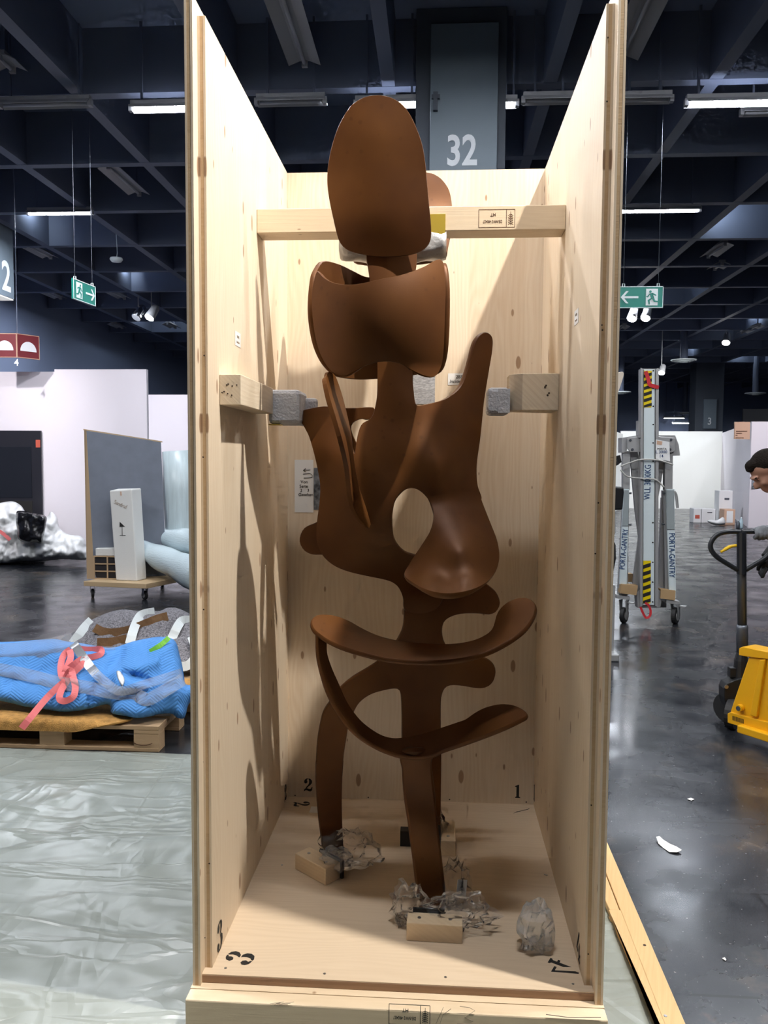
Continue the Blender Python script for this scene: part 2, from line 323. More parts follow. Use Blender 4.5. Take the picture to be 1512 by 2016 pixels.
# ------------------------------------------------------------------ builders
def props(o, label=None, cat=None, group=None, kind=None):
    if label: o['label'] = label
    if cat: o['category'] = cat
    if group: o['group'] = group
    if kind: o['kind'] = kind
    return o
def thing(name, label, cat, loc, group=None):
    o = bpy.data.objects.new(name, None); COL.objects.link(o); o.location = loc; o.empty_display_size = .1
    return props(o, label, cat, group)
def origin_of(o):
    v = Vector((0, 0, 0))
    while o is not None: v = v + o.location; o = o.parent
    return v
class MB:
    def __init__(s): s.v = []; s.f = []; s.m = []; s.cur = 0
    def add(s, vs, fs):
        n = len(s.v); s.v += [Vector(p) for p in vs]; s.f += [tuple(i+n for i in f) for f in fs]; s.m += [s.cur]*len(fs); return s
    def obox(s, c, ax, ay, az):
        c, ax, ay, az = map(Vector, (c, ax, ay, az))
        vs = [c+ax*i+ay*j+az*k for k in (-1, 1) for j in (-1, 1) for i in (-1, 1)]
        return s.add(vs, [(0, 2, 3, 1), (4, 5, 7, 6), (0, 1, 5, 4), (2, 6, 7, 3), (0, 4, 6, 2), (1, 3, 7, 5)])
    def box(s, x0, x1, y0, y1, z0, z1):
        return s.obox(((x0+x1)/2, (y0+y1)/2, (z0+z1)/2), ((x1-x0)/2, 0, 0), (0, (y1-y0)/2, 0), (0, 0, (z1-z0)/2))
    def prism(s, poly, vec):
        n = len(poly); vec = Vector(vec); vs = [Vector(p) for p in poly]; vs += [p+vec for p in vs]
        return s.add(vs, [tuple(range(n))[::-1], tuple(range(n, 2*n))]+[(i, (i+1) % n, (i+1) % n+n, i+n) for i in range(n)])
    def tube(s, pts, r, n=8, closed=False, flat=1.0, up=None):
        pts = [Vector(p) for p in pts]; N = len(pts); rs = r if isinstance(r, (list, tuple)) else [r]*N
        vs = []; prev = None
        for i, p in enumerate(pts):
            a = pts[(i-1) % N] if (i > 0 or closed) else p; b = pts[(i+1) % N] if (i < N-1 or closed) else p
            t = (b-a).normalized()
            if up is not None: x = Vector(up)-t*t.dot(Vector(up)); x = x.normalized() if x.length > 1e-4 else t.orthogonal().normalized()
            elif prev is None: x = t.orthogonal().normalized()
            else: x = (prev-t*prev.dot(t)).normalized()
            prev = x; y = t.cross(x)
            vs += [p+(x*math.cos(2*math.pi*k/n)*flat+y*math.sin(2*math.pi*k/n))*rs[i] for k in range(n)]
        fs = []
        for i in range(N if closed else N-1):
            j = (i+1) % N
            fs += [(i*n+k, i*n+(k+1) % n, j*n+(k+1) % n, j*n+k) for k in range(n)]
        if not closed: fs += [tuple(range(n))[::-1], tuple(range((N-1)*n, N*n))]
        return s.add(vs, fs)
    def cyl(s, a, b, r, n=20, r2=None): return s.tube([a, b], [r, r if r2 is None else r2], n)
    def lathe(s, c, axis, prof, n=24):
        c, ax = Vector(c), Vector(axis).normalized(); x = ax.orthogonal().normalized(); y = ax.cross(x)
        vs = [c+ax*h+(x*math.cos(2*math.pi*k/n)+y*math.sin(2*math.pi*k/n))*r for r, h in prof for k in range(n)]
        fs = [(i*n+k, i*n+(k+1) % n, (i+1)*n+(k+1) % n, (i+1)*n+k) for i in range(len(prof)-1) for k in range(n)]
        fs += [tuple(range(n))[::-1], tuple(range((len(prof)-1)*n, len(prof)*n))]
        return s.add(vs, fs)
    def build(s, name, m, parent=None, smooth=False, bevel=0, sub=0, label=None):
        off = origin_of(parent) if parent else Vector((0, 0, 0))
        me = bpy.data.meshes.new(name); me.from_pydata([p-off for p in s.v], [], s.f)
        for x in (m if isinstance(m, (list, tuple)) else [m]): me.materials.append(M[x] if isinstance(x, str) else x)
        if isinstance(m, (list, tuple)): me.polygons.foreach_set('material_index', s.m)
        bm = bmesh.new(); bm.from_mesh(me); bmesh.ops.recalc_face_normals(bm, faces=bm.faces); bm.to_mesh(me); bm.free()
        if smooth:
            for p in me.polygons: p.use_smooth = True
        o = bpy.data.objects.new(name, me); COL.objects.link(o)
        if parent: o.parent = parent
        if bevel:
            b = o.modifiers.new('bevel', 'BEVEL'); b.width = bevel; b.segments = 2; b.limit_method = 'ANGLE'
        if sub:
            b = o.modifiers.new('sub', 'SUBSURF'); b.levels = sub; b.render_levels = sub
        if label: o['label'] = label
        return o
def struct(o): o['kind'] = 'structure'; return o
def catmull(pts, k=6, closed=True):
    P = [Vector(p) for p in pts]; n = len(P); out = []
    rng = range(n) if closed else range(n-1)
    for i in rng:
        p0 = P[(i-1) % n] if (closed or i > 0) else P[i]; p1 = P[i]; p2 = P[(i+1) % n]; p3 = P[(i+2) % n] if (closed or i < n-2) else P[(i+1) % n]
        for j in range(k):
            t = j/k
            out.append(.5*((2*p1)+(p2-p0)*t+(2*p0-5*p1+4*p2-p3)*t*t+(3*p1-p0-3*p2+p3)*t*t*t))
    if not closed: out.append(P[-1])
    return out
def crop(ox, oy, s, pts): return [(ox+x/s, oy+y/s) for x, y in pts]
def tps(ctrl):
    """smooth depth surface through (px, py, Y) control points"""
    c = np.array(ctrl, float); n = len(c); xy = c[:, :2]/100.0
    def U(r2): return np.where(r2 > 0, r2*np.log(r2+1e-12), 0)
    K = U(((xy[:, None]-xy[None])**2).sum(-1)) + np.eye(n)*.05
    P = np.hstack([np.ones((n, 1)), xy]); A = np.zeros((n+3, n+3)); A[:n, :n] = K; A[:n, n:] = P; A[n:, :n] = P.T
    w = np.linalg.solve(A, np.concatenate([c[:, 2], np.zeros(3)]))
    def f(x, y):
        q = np.array([x, y])/100.0
        return float(U(((xy-q)**2).sum(-1))@w[:n]+w[n]+w[n+1]*q[0]+w[n+2]*q[1])
    return f
def inside(p, poly):
    x, y = p; c = False; j = len(poly)-1
    for i in range(len(poly)):
        xi, yi = poly[i]; xj, yj = poly[j]
        if (yi > y) != (yj > y) and x < (xj-xi)*(y-yi)/(yj-yi)+xi: c = not c
        j = i
    return c
def plate(name, outline, depth, thick, m, parent, step=9, k=4, rim=.12, smooth_outline=True):
    """a bent plate: its front face follows the outline, its depth follows a smooth surface, with real thickness and rounded rim"""
    o2 = [(p.x, p.y) for p in catmull([(x, y, 0) for x, y in outline], k)] if smooth_outline else list(outline)
    # even resample
    L = [Vector(p) for p in o2]; per = sum((L[i]-L[i-1]).length for i in range(len(L))); nb = max(24, int(per/(step*.8)))
    res = []; acc = 0; i = 0; d = per/nb; cur = L[0]; nxt = 1; remain = 0
    seg = [(L[i], L[(i+1) % len(L)]) for i in range(len(L))]; pos = 0; target = 0
    for a, b in seg:
        l = (b-a).length
        while target < pos+l-1e-9 and len(res) < nb:
            res.append(a+(b-a)*((target-pos)/l if l else 0)); target += d
        pos += l
    n = len(res); poly = [(p.x, p.y) for p in res]
    xs = [p[0] for p in poly]; ys = [p[1] for p in poly]; pts = [Vector(p) for p in poly]
    y = min(ys)+step*.5; row = 0
    PA = np.array(poly)
    while y < max(ys):
        x = min(xs)+(step*.5 if row % 2 else 0)
        while x < max(xs):
            if inside((x, y), poly) and ((PA-(x, y))**2).sum(1).min() > (step*.55)**2: pts.append(Vector((x, y)))
            x += step
        y += step*.87; row += 1
    vs, es, fs, ov, _, _ = delaunay_2d_cdt(pts, [(i, (i+1) % n) for i in range(n)], [list(range(n))], 1, 1e-5)
    front = [at(v.x, v.y, Y=depth(v.x, v.y)) for v in vs]
    idx = {}
    for i, o in enumerate(ov):
        for q in o: idx[q] = i
    nv = len(front); nor = [Vector((0, 0, 0)) for _ in range(nv)]; tris = []
    for f in fs:
        a, b, c = f[0], f[1], f[2]; nn = (front[b]-front[a]).cross(front[c]-front[a])
        if nn.dot(front[a]-Vector((0, 0, HC))) > 0: nn = -nn; f = f[::-1]
        tris.append(tuple(f))
        for q in f: nor[q] += nn
    nor = [q.normalized() if q.length > 0 else Vector((0, -1, 0)) for q in nor]
    back = [p-q*thick for p, q in zip(front, nor)]
    loop = [idx[i] for i in range(n) if i in idx]
    mid = []
    for j, i in enumerate(loop):
        t = (front[loop[(j+1) % len(loop)]]-front[loop[j-1]]); outw = t.cross(nor[i]).normalized()
        # point away from the plate
        cen = Vector((0, 0, 0))
        mid.append((i, outw))
    area = sum((Vector(poly[j]).cross(Vector(poly[(j+1) % n]))) for j in range(n))
    sg = 1 if area < 0 else -1
    rings = []
    for fr, rr in ((.0, 0), (.18, .8), (.5, 1), (.82, .8), (1, 0)):
        rings.append([front[i]-nor[i]*thick*fr+ow*(sg*thick*rim*rr) for i, ow in mid])
    mb = MB(); mb.v = front+back; mb.f = tris+[tuple(q+nv for q in f[::-1]) for f in tris]; ln = len(loop)
    base = len(mb.v)
    for r in rings[1:4]: mb.v += r
    def ri(k, j):
        j %= ln
        if k == 0: return loop[j]
        if k == 4: return loop[j]+nv
        return base+(k-1)*ln+j
    for kk in range(4): mb.f += [(ri(kk, j), ri(kk, j+1), ri(kk+1, j+1), ri(kk+1, j)) for j in range(ln)]
    mb.m = [0]*len(mb.f)
    o = mb.build(name, m, parent, smooth=True)
    es_ = set(loop) | set(q+nv for q in loop); ring = set(tuple(sorted((loop[j]+d_, loop[(j+1) % ln]+d_))) for j in range(ln) for d_ in (0, nv))
    for e in o.data.edges:
        if e.vertices[0] in es_ and tuple(sorted(e.vertices)) in ring: e.use_edge_sharp = True
    return o
_fc = [0]
def text(body, size, m, parent, loc, right, up, name='lettering', bold=0, sx=1, align='CENTER', ext=.0006):
    c = bpy.data.curves.new('t', 'FONT'); c.body = body; c.size = size; c.align_x = align; c.align_y = 'CENTER'; c.extrude = ext; c.offset = bold*size; c.resolution_u = 4
    to = bpy.data.objects.new('t', c); COL.objects.link(to); bpy.context.view_layer.update()
    me = bpy.data.meshes.new_from_object(to.evaluated_get(bpy.context.evaluated_depsgraph_get()))
    COL.objects.unlink(to); bpy.data.objects.remove(to); me.name = name
    r, u = Vector(right).normalized(), Vector(up).normalized(); n = r.cross(u).normalized()
    off = origin_of(parent) if parent else Vector((0, 0, 0)); loc = Vector(loc)-off
    mt = Matrix(((r.x*sx, u.x, n.x, loc.x), (r.y*sx, u.y, n.y, loc.y), (r.z*sx, u.z, n.z, loc.z), (0, 0, 0, 1)))
    me.transform(mt); me.materials.clear(); me.materials.append(M[m])
    o = bpy.data.objects.new(name, me); COL.objects.link(o)
    if parent: o.parent = parent
    return o
STENCIL = {
 '1': [[(.28, 0), (.74, 0), (.74, .07), (.63, .1), (.63, 1), (.52, 1), (.26, .9), (.26, .84), (.39, .84), (.39, .1), (.28, .07)]],
 '2': [[(.10, .70), (.14, .86), (.28, .97), (.46, 1), (.46, .93), (.37, .9), (.36, .84), (.42, .78), (.40, .66), (.28, .60), (.16, .62)],
       [(.52, 1), (.72, .95), (.85, .82), (.85, .66), (.74, .52), (.52, .37), (.36, .24), (.22, .2), (.3, .32), (.5, .5), (.58, .68), (.58, .84), (.52, .93)],
       [(.08, 0), (.12, .16), (.28, .24), (.48, .2), (.64, .17), (.76, .22), (.82, .34), (.9, .34), (.86, .1), (.74, 0), (.56, 0), (.36, .08), (.2, .06), (.14, 0)]],
 '3': [[(.12, .74), (.16, .9), (.3, .98), (.46, 1), (.46, .94), (.38, .91), (.42, .8), (.36, .7), (.24, .67)],
       [(.52, 1), (.7, .96), (.82, .84), (.8, .68), (.66, .55), (.5, .52), (.5, .57), (.57, .68), (.58, .84), (.52, .94)],
       [(.52, .48), (.7, .5), (.86, .4), (.9, .24), (.8, .08), (.6, 0), (.5, 0), (.5, .06), (.6, .14), (.62, .3), (.58, .42)],
       [(.44, 0), (.24, .02), (.1, .12), (.08, .24), (.18, .33), (.32, .32), (.4, .22), (.34, .1), (.44, .06)]],
 '4': [[(.05, .26), (.52, 1), (.6, 1), (.6, .88), (.2, .32), (.44, .32), (.44, .24), (.05, .24)], [(.5, 0), (.84, 0), (.84, .06), (.76, .1), (.76, .24), (.9, .24), (.9, .32), (.76, .32), (.76, .72), (.58, .5), (.58, .1), (.5, .06)]]}
def stencil(d, h, loc, right, up, parent, name='stencilled_number'):
    r, u = Vector(right).normalized(), Vector(up).normalized(); n = r.cross(u); mb = MB()
    for poly in STENCIL[d]:
        mb.prism([Vector(loc)+r*((x-.5)*h*.8)+u*((y-.5)*h)+n*.0002 for x, y in poly], n*.0006)
    return mb.build(name, 'black', parent)
def disc(c, nrm, r, h=.001, n=12):
    c, nrm = Vector(c), Vector(nrm).normalized(); return MB().cyl(c, c+nrm*h, r, n)
def add_dots(name, m, parent, spots, nrm, r):
    for c in spots: disc(c, nrm, r).build(name, m, parent)


# ================================================================== SETTING
ZC, ZS = 5.6, 6.3
fl = struct(MB().box(-30, 40, -8, 46, -.2, 0).build('floor', 'floor'))
ce = struct(MB().box(-30, 40, -8, 46, ZS, ZS+.2).build('ceiling', 'navy'))
BY = [9.0+2.08*k for k in range(-4, 17)]; BX = [-.56+1.72*j for j in range(-6, 19)]
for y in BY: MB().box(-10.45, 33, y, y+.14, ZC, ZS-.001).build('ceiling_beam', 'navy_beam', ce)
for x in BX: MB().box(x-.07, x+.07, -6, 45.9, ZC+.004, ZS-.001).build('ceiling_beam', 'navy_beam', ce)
struct(MB().box(-10.7, -10.5, -8, 46, 0, ZS).build('wall_left', 'navy'))
struct(MB().box(-10.5, 33, 45.9, 46.1, 0, ZS).build('wall_far', 'navy'))
struct(MB().box(33, 33.2, -8, 46, 0, ZS).build('wall_right', 'navy'))
struct(MB().box(-10.5, 33, -8, -7.8, 0, ZS).build('wall_near', 'navy'))

def partition(name, p, q, z, m='white_wall', t=.08):
    p, q = Vector((*p, 0)), Vector((*q, 0)); d = (q-p).normalized(); nn = Vector((-d.y, d.x, 0))*t
    mb = MB().prism([p, q, q+Vector((0, 0, z)), p+Vector((0, 0, z))], nn)
    return struct(mb.build(name, m))
zw = at(200, 727, Y=12.6).z
xs_ = at(107, 727, Y=12.6).x
partition('wall_exhibit_1', (-10.4, 12.62), (xs_, 12.62), zw-.035)
partition('wall_exhibit_2', (xs_, 12.6), (at(289, 800, Y=12.6).x, 12.6), zw)
partition('wall_exhibit_3', (-7.0, 17.0), (-1.5, 17.0), at(340, 777, Y=17).z)
zf = at(1330, 849, Y=28).z
partition('wall_exhibit_4', (at(1221, 900, Y=28).x, 28), (at(1421, 900, Y=28).x, 28), zf, 'white_wall_far')
partition('wall_exhibit_5', (at(1221, 900, Y=28).x-.01, 28), (at(1204, 900, Y=24).x, 24.5), zf-.1, 'white_wall_far')
partition('wall_exhibit_6', (at(1421, 900, Y=28).x, 28.02), (at(1478, 900, Y=20.3).x, 20.3), zf-.05)
partition('wall_exhibit_7', (at(1478, 900, Y=20.2).x, 20.2), (16, 20.2), at(1495, 830, Y=20.2).z)
partition('wall_exhibit_8', (at(1460, 900, Y=36).x, 36), (26, 36), at(1495, 805, Y=36).z, 'grey_wall')
# dark glazed doorway in the left white wall
def P(x, y, Y): return at(x, y, Y=Y)
dY = 12.56
a, b = P(-60, 848, dY), P(80, 848, dY)
door = struct(MB().box(a.x, b.x, dY, dY+.035, 0, b.z).build('door_1', 'dark_frame'))
MB().box(a.x+.1, P(62, 900, dY).x, dY-.006, dY-.001, P(30, 980, dY).z, P(30, 880, dY).z).build('pane', 'dark_glass', door)
MB().box(a.x+.1, P(62, 900, dY).x, dY-.006, dY-.001, .1, P(30, 986, dY).z).build('lower_panel', 'black', door)
MB().box(P(70.5, 866, dY).x, P(79, 866, dY).x, dY-.004, dY-.001, P(75, 881, dY).z, P(75, 866, dY).z).build('sticker', 'orange_sticker', door)

# columns and number signs
ct = thing('column', 'dark column with a slate panel numbered 32 behind the crate', 'column', (.2, 9, 0))
cY = 8.72
MB().box(P(820, 100, 8.9).x, P(996, 100, 8.9).x, 8.8, 9.5, 0, ZS-.01).build('shaft', 'column', ct)
pan = MB().box(P(848, 60, cY).x, P(982, 60, cY).x, cY, 8.8, 3.6, P(915, 45, cY).z).build('number_panel', 'slate', ct, bevel=.006)
text('32', .43, 'digit', pan, P(909, 299, cY-.004), (1, 0, 0), (0, 0, 1), 'digits', bold=.022, sx=.76)
lk = MB().box(P(850, 190, cY).x, P(866, 190, cY).x, cY-.03, cY-.001, P(857, 196, cY).z, P(857, 188, cY).z)
lk.box(P(853, 190, cY).x, P(862, 190, cY).x, cY-.045, cY-.001, P(857, 220, cY).z, P(857, 184, cY).z).build('hinge', 'column', ct)
ns = thing('hanging_sign', 'dark hanging sign box with a large pale digit at left', 'sign', (-8, 14, 4.4))
nX = at(28, 590, Y=14.3).x
MB().box(nX-1.2, nX, 13.3, 14.3, 4.42, ZS-.02).build('sign_box', 'slate', ns)
MB().box(nX-1.19, nX-.01, 13.31, 14.29, 4.395, 4.418).build('light_underside', mat('lit_underside', (.8, .8, .78), .5, emit=(1, .98, .92), es=.5), ns)
text('2', .72, 'digit', ns, at(12.5, 547, X=nX+.004), (0, 1, 0), (0, 0, 1), 'digit', bold=.02, sx=.85)
c3 = thing('column', 'far dark column with a small panel numbered 3', 'column', (12, 34, 0))
MB().box(P(1369, 800, 34).x, P(1424, 800, 34).x, 34, 34.8, 0, ZC).build('shaft', 'column', c3)
MB().box(P(1386, 800, 33.9).x, P(1411, 800, 33.9).x, 33.9, 33.99, P(1398, 844, 33.9).z, P(1398, 786, 33.9).z).build('number_panel', 'slate', c3)
text('3', .40, 'digit', c3, P(1397, 830, 33.88), (1, 0, 0), (0, 0, 1), 'digit', bold=.02, sx=.85)

# fluorescent fixtures -------------------------------------------------
def batten(label, p, q, on, group=None, w=.17):
    p, q = Vector(p), Vector(q); d = (q-p).normalized(); s = d.cross(Vector((0, 0, 1))).normalized(); L = (q-p).length/2; c = (p+q)/2
    t = thing('fluorescent_light', label, 'ceiling light', c, group)
    mb = MB(); up = Vector((0, 0, 1))
    sec = [s*-w*.5+up*-.012, s*-w*.22+up*.03, s*-w*.2+up*.075, s*w*.2+up*.075, s*w*.22+up*.03, s*w*.5+up*-.012, s*w*.5+up*-.004, s*w*.2+up*.04, s*-w*.2+up*.04, s*-w*.5+up*-.004]
    sec = [s*-w*.5, s*-w*.18+up*.05, s*-w*.18+up*.09, s*w*.18+up*.09, s*w*.18+up*.05, s*w*.5, s*w*.5+up*-.008, s*w*.16+up*.038, s*-w*.16+up*.038, s*-w*.5+up*-.008]
    mb.prism([p+v for v in sec], q-p).build('housing', 'fix_grey', t)
    MB().cyl(p+d*.04+up*.005, q-d*.04+up*.005, .028 if on else .019, 12).build('tube', 'tube_on' if on else 'tube_off', t, smooth=True)
    for e in (p, q): MB().obox(e+up*.012, d*.02, s*.03, up*.035).build('end_socket', 'fix_grey', t)
    for e in (p+d*.12, q-d*.12): MB().box(e.x-.012, e.x+.012, e.y-.012, e.y+.012, e.z+.085, ZS-.002).build('hanger', 'navy_beam', t)
    return t
def rowl(x0, x1, y, Y, on, label, group=None):
    a = P(x0, y, Y); b = P(x1, y, Y); z = (a.z+b.z)/2; batten(label, (a.x, Y, z), (b.x, Y, z), on, group)
YA = 8.9
rowl(258, 420, 214, YA, True, 'lit tube light left of the crate top, nearest lit one on the left')
rowl(700, 833, 206, YA, True, 'lit tube light peeking out beside the oval head plate')
rowl(988, 1018, 206, YA, True, 'lit tube stub just right of the column numbered 32')
rowl(1351, 1540, 203, YA, True, 'brightest lit tube light at the upper right')
rowl(0, 178, 207, YA, False, 'unlit white batten light at upper left')
rowl(505, 640, 202, YA, False, 'unlit batten light behind the oval head plate')
rowl(1030, 1130, 199, YA, False, 'unlit batten right of the column, behind the right crate wall')
rowl(1215, 1322, 198, YA, False, 'unlit batten between the crate and the brightest lit tube')
rowl(55, 181, 420, 13.0, True, 'lit tube light above the left exit sign')
rowl(1212, 1378, 415, 13.0, True, 'lit tube light above the right exit sign')
rowl(1460, 1600, 222, 9.6, False, 'unlit batten just below the brightest lit tube')
for x0, x1, lab in [(-3.2, -1.8, 'lit tube light above the top of the picture, left'), (-.3, 1.1, 'lit tube light above the top of the picture, middle'), (2.4, 3.8, 'lit tube light above the top of the picture, right')]:
    batten(lab, (x0, 6.86, 5.5), (x1, 6.86, 5.5), True)
def longl(x0, y0, x1, y1, z, label, group=None):
    a = at(x0, y0, Z=z); b = at(x1, y1, Z=z); b.x = a.x = (a.x+b.x)/2; batten(label, a, b, False, group, w=.34)
longl(546, -40, 598, 128, 5.75, 'large unlit reflector light at the top of the picture, left of the column')
longl(1285, -60, 1240, 118, 5.75, 'unlit reflector light beside the top of the right crate wall')
longl(212, 330, 276, 383, 5.75, 'unlit reflector light above and right of the left exit sign')
longl(0, 115, 22, 140, 5.75, 'unlit reflector light at the left picture edge near the top')
for i, (x0, y0, x1, y1) in enumerate([(55, 485, 100, 508), (93, 576, 118, 588), (218, 574, 245, 588), (222, 638, 240, 646), (330, 638, 345, 646), (1432, 482, 1390, 506), (1490, 642, 1465, 656), (1232, 642, 1216, 650), (1425, 520, 1405, 530)]):
    longl(x0, y0, x1, y1, 5.62, ['small unlit reflector light beside the left hanging digit sign', 'small unlit reflector light left of the left exit sign', 'small unlit reflector light right of the left exit sign', 'small unlit reflector light left of the left spotlight pair', 'small unlit reflector light between left spotlight pair and crate', 'small unlit reflector light at right between the two beam rows below the lit tube', 'small unlit reflector light at the right picture edge below the exit sign level', 'small unlit reflector light just under the right exit sign', 'small unlit reflector light right of and above the right exit sign'][i], 'unlit reflector lights between the ceiling beams')
for x0, x1, y, lab in [(1306, 1348, 823, 'longer far lit tube low on the right, left of its neighbour'), (1357, 1369, 823, 'short far lit tube left of the column numbered 3'), (1323, 1362, 833, 'far lit tube low on the right, lowest of three')]:
    a, b = P(x0, y, 44), P(x1, y, 44); batten(lab, (a.x, 44, a.z), (b.x, 44, a.z), True, w=.1)
# tubes mounted on the far sides of beams (they light the beam flanks)
for px_, py_ in [(1405, 440), (1260, 560), (1470, 640), (245, 420+130), (110, 610), (235, 675), (340, 630), (1370, 690), (1440, 705), (60, 440), (310, 720)]:
    a = at(px_, py_, Z=5.75); light('coffer_tube_light', 'AREA', (a.x, a.y, 6.1), 9, (.8, .92, 1), (a.x+(1.2 if px_ > 860 else -1.2), a.y+.5, 5.8), .6, .1)

# spotlights -------------------------------------------------------------
def spot(label, x, y, Y, on=True, d=(-.3, -.5, -.8), s=1.0):
    c = P(x, y, Y); t = thing('spotlight', label, 'spotlight', c); d = Vector(d).normalized()
    MB().lathe(c, d, [(.05*s, -.26*s), (.085*s, -.22*s), (.095*s, -.05*s), (.11*s, .06*s), (.105*s, .065*s)], 16).build('lamp_head', 'chrome' if not on else 'fix_grey', t, smooth=True)
    disc(c+d*.066*s, d, .095*s, .008).build('lens', 'spot_on' if on else 'tube_off', t)
    MB().tube([c-d*.1*s, c+Vector((0, .05, .2*s)), c+Vector((0, .05, ZS-c.z-.002))], .014, 6).build('stem', 'fix_grey', t)
spot('dim spotlight, left one of the pair beneath the left exit sign', 271, 621, 20, False, s=1.2)
spot('bright spotlight, right one of the pair beneath the left exit sign', 297, 621, 20, s=1.2)
spot('bright spotlight touching the left crate wall', 379, 668, 24)
spot('bright spotlight, left one of the pair under the right exit sign', 1245, 623, 20, s=1.1)
spot('bright spotlight, right one of the pair under the right exit sign', 1272, 622, 20, s=1.1)
spot('bright spotlight beside the top of the gantry beam', 1303, 731, 26, s=1.0)
spot('bright spotlight at far right above the white walls', 1430, 671, 26, s=1.2)
def lampbody(label, p, tgt):
    t = thing('spotlight', label, 'spotlight', p); d = (Vector(tgt)-Vector(p)).normalized(); p = Vector(p)
    MB().tube([p-d*.30, p-d*.26, p-d*.09], [.05, .09, .10], 14).build('lamp_head', 'fix_grey', t)
    MB().tube([p-d*.2, Vector(((p-d*.2).x, (p-d*.2).y, ZS-.002))], .015, 6).build('stem', 'fix_grey', t)
lampbody('grey spotlight above the crate, right of its opening', KEY, (-.15, 2.8, 1.2))
lampbody('grey spotlight above and behind the crate', BACKL, (.3, 2.6, 1.9))

# round air diffusers, detector -----------------------------------------------
for x, y, z, lab in [(1346, 710, 27, 'round white ceiling diffuser above the gantry, nearest one'), (1487, 775, 34, 'round white ceiling diffuser at right picture edge'), (1348, 813, 43, 'small far round ceiling diffuser over the far white wall'), (1222, 773, 33, 'round ceiling diffuser seen beside the crate edge')]:
    c = P(x, y, z); t = thing('air_diffuser', lab, 'air vent', c)
    for i, r in enumerate((.40, .31, .22, .13)):
        MB().lathe(c, (0, 0, -1), [(r, -.03), (r, .0+.02*i), (r-.06, .0+.02*i), (r-.07, -.03)], 28).build('ring', 'signwhite', t, smooth=False)
    MB().cyl(c, c+Vector((0, 0, ZS-c.z-.002)), .12, 12).build('duct', 'navy_beam', t)
c = at(229, 511, Z=5.3); t = thing('smoke_detector', 'small white domed detector hanging near the left exit sign', 'detector', c)
MB().lathe(c, (0, 0, -1), [(.03, -.05), (.11, -.03), (.12, 0), (.09, .04), (.02, .055)], 18).build('dome', 'signwhite', t, smooth=True)
MB().tube([c, c+Vector((.02, 0, .12)), c+Vector((-.02, 0, ZS-c.z-.002))], .008, 6).build('cable', 'signwhite', t)

# exit signs -------------------------------------------------------------------
def exit_sign(label, c, r, h, arrow_left):
    c, r = Vector(c), Vector(r).normalized(); u = Vector((0, 0, 1)); n = r.cross(u); w = h*2.05
    t = thing('exit_sign', label, 'exit sign', c)
    MB().obox(c, r*w/2, u*h/2, n*.012).build('panel', 'green', t, bevel=.002)
    q = lambda x, y, e=.0135: c+r*(x*h)+u*(y*h)+n*e
    mb = MB()
    for s_ in (-1, 1):
        mb.obox(q(0, s_*.478), r*(w*.495), u*h*.016, n*.0015); mb.obox(q(s_*1.005, 0), r*h*.014, u*h*.49, n*.0015)
    mb.build('border', 'signwhite', t)
    s = -1 if arrow_left else 1; ax = .5*s
    mb = MB(); mb.obox(q(ax-.05*s, 0), r*h*.34, u*h*.048, n*.0015)
    for v in (-1, 1):
        mb.prism([q(ax+.42*s, 0), q(ax+.30*s, 0), q(ax+.06*s, v*.28), q(ax+.18*s, v*.28)], n*.003)
    mb.build('arrow', 'signwhite', t)
    dx = -ax
    MB().prism([q(dx-.27, -.38), q(dx+.27, -.38), q(dx+.27, .38), q(dx-.27, .38)], n*.002).build('door_field', 'signwhite', t)
    e = .0165; f = s  # runner faces the arrow
    R_ = lambda pts: [q(dx+f*x, y, e) for x, y in pts]
    mb = MB(); mb.cyl(q(dx+f*.07, .25, e), q(dx+f*.07, .25, e+.002), h*.055, 12)
    for poly in ([(-.02, .19), (.1, .15), (.04, -.06), (-.1, -.03)], [(.05, .18), (.13, .14), (.21, .03), (.26, .05), (.25, .0), (.18, -.02)], [(-.02, .19), (-.2, .1), (-.19, .05), (-.02, .12)],
                 [(.05, -.05), (-.03, -.07), (.1, -.17), (.08, -.34), (.14, -.35), (.19, -.14)], [(-.1, -.03), (.0, -.07), (-.1, -.22), (-.28, -.24), (-.28, -.18), (-.15, -.16)]):
        mb.prism(R_(poly), n*.002)
    mb.build('running_figure', 'green', t)
    for k in (-.42, .42):
        b0 = c+r*(k*w*.92)+u*h*.5
        MB().tube([b0, Vector((b0.x, b0.y, ZS-.002))], .002, 5).build('hanging_wire', 'jack_steel', t)
        MB().tube([b0+Vector((-.014, 0, -.01)), b0+Vector((-.012, 0, .03)), b0+Vector((.012, 0, .03)), b0+Vector((.014, 0, -.01))], .005, 5).build('hook', 'signwhite', t)
h2 = at(1261, 564, Y=9.3).z-at(1261, 607, Y=9.3).z
exit_sign('green exit sign with an arrow to the left, right of the crate', at(1261, 585.5, Y=9.3), (1, 0, 0), h2, True)
exit_sign('green exit sign with an arrow to the right, left of the crate', at(165, 576, Y=9.6), (.12, 1, 0), h2, False)
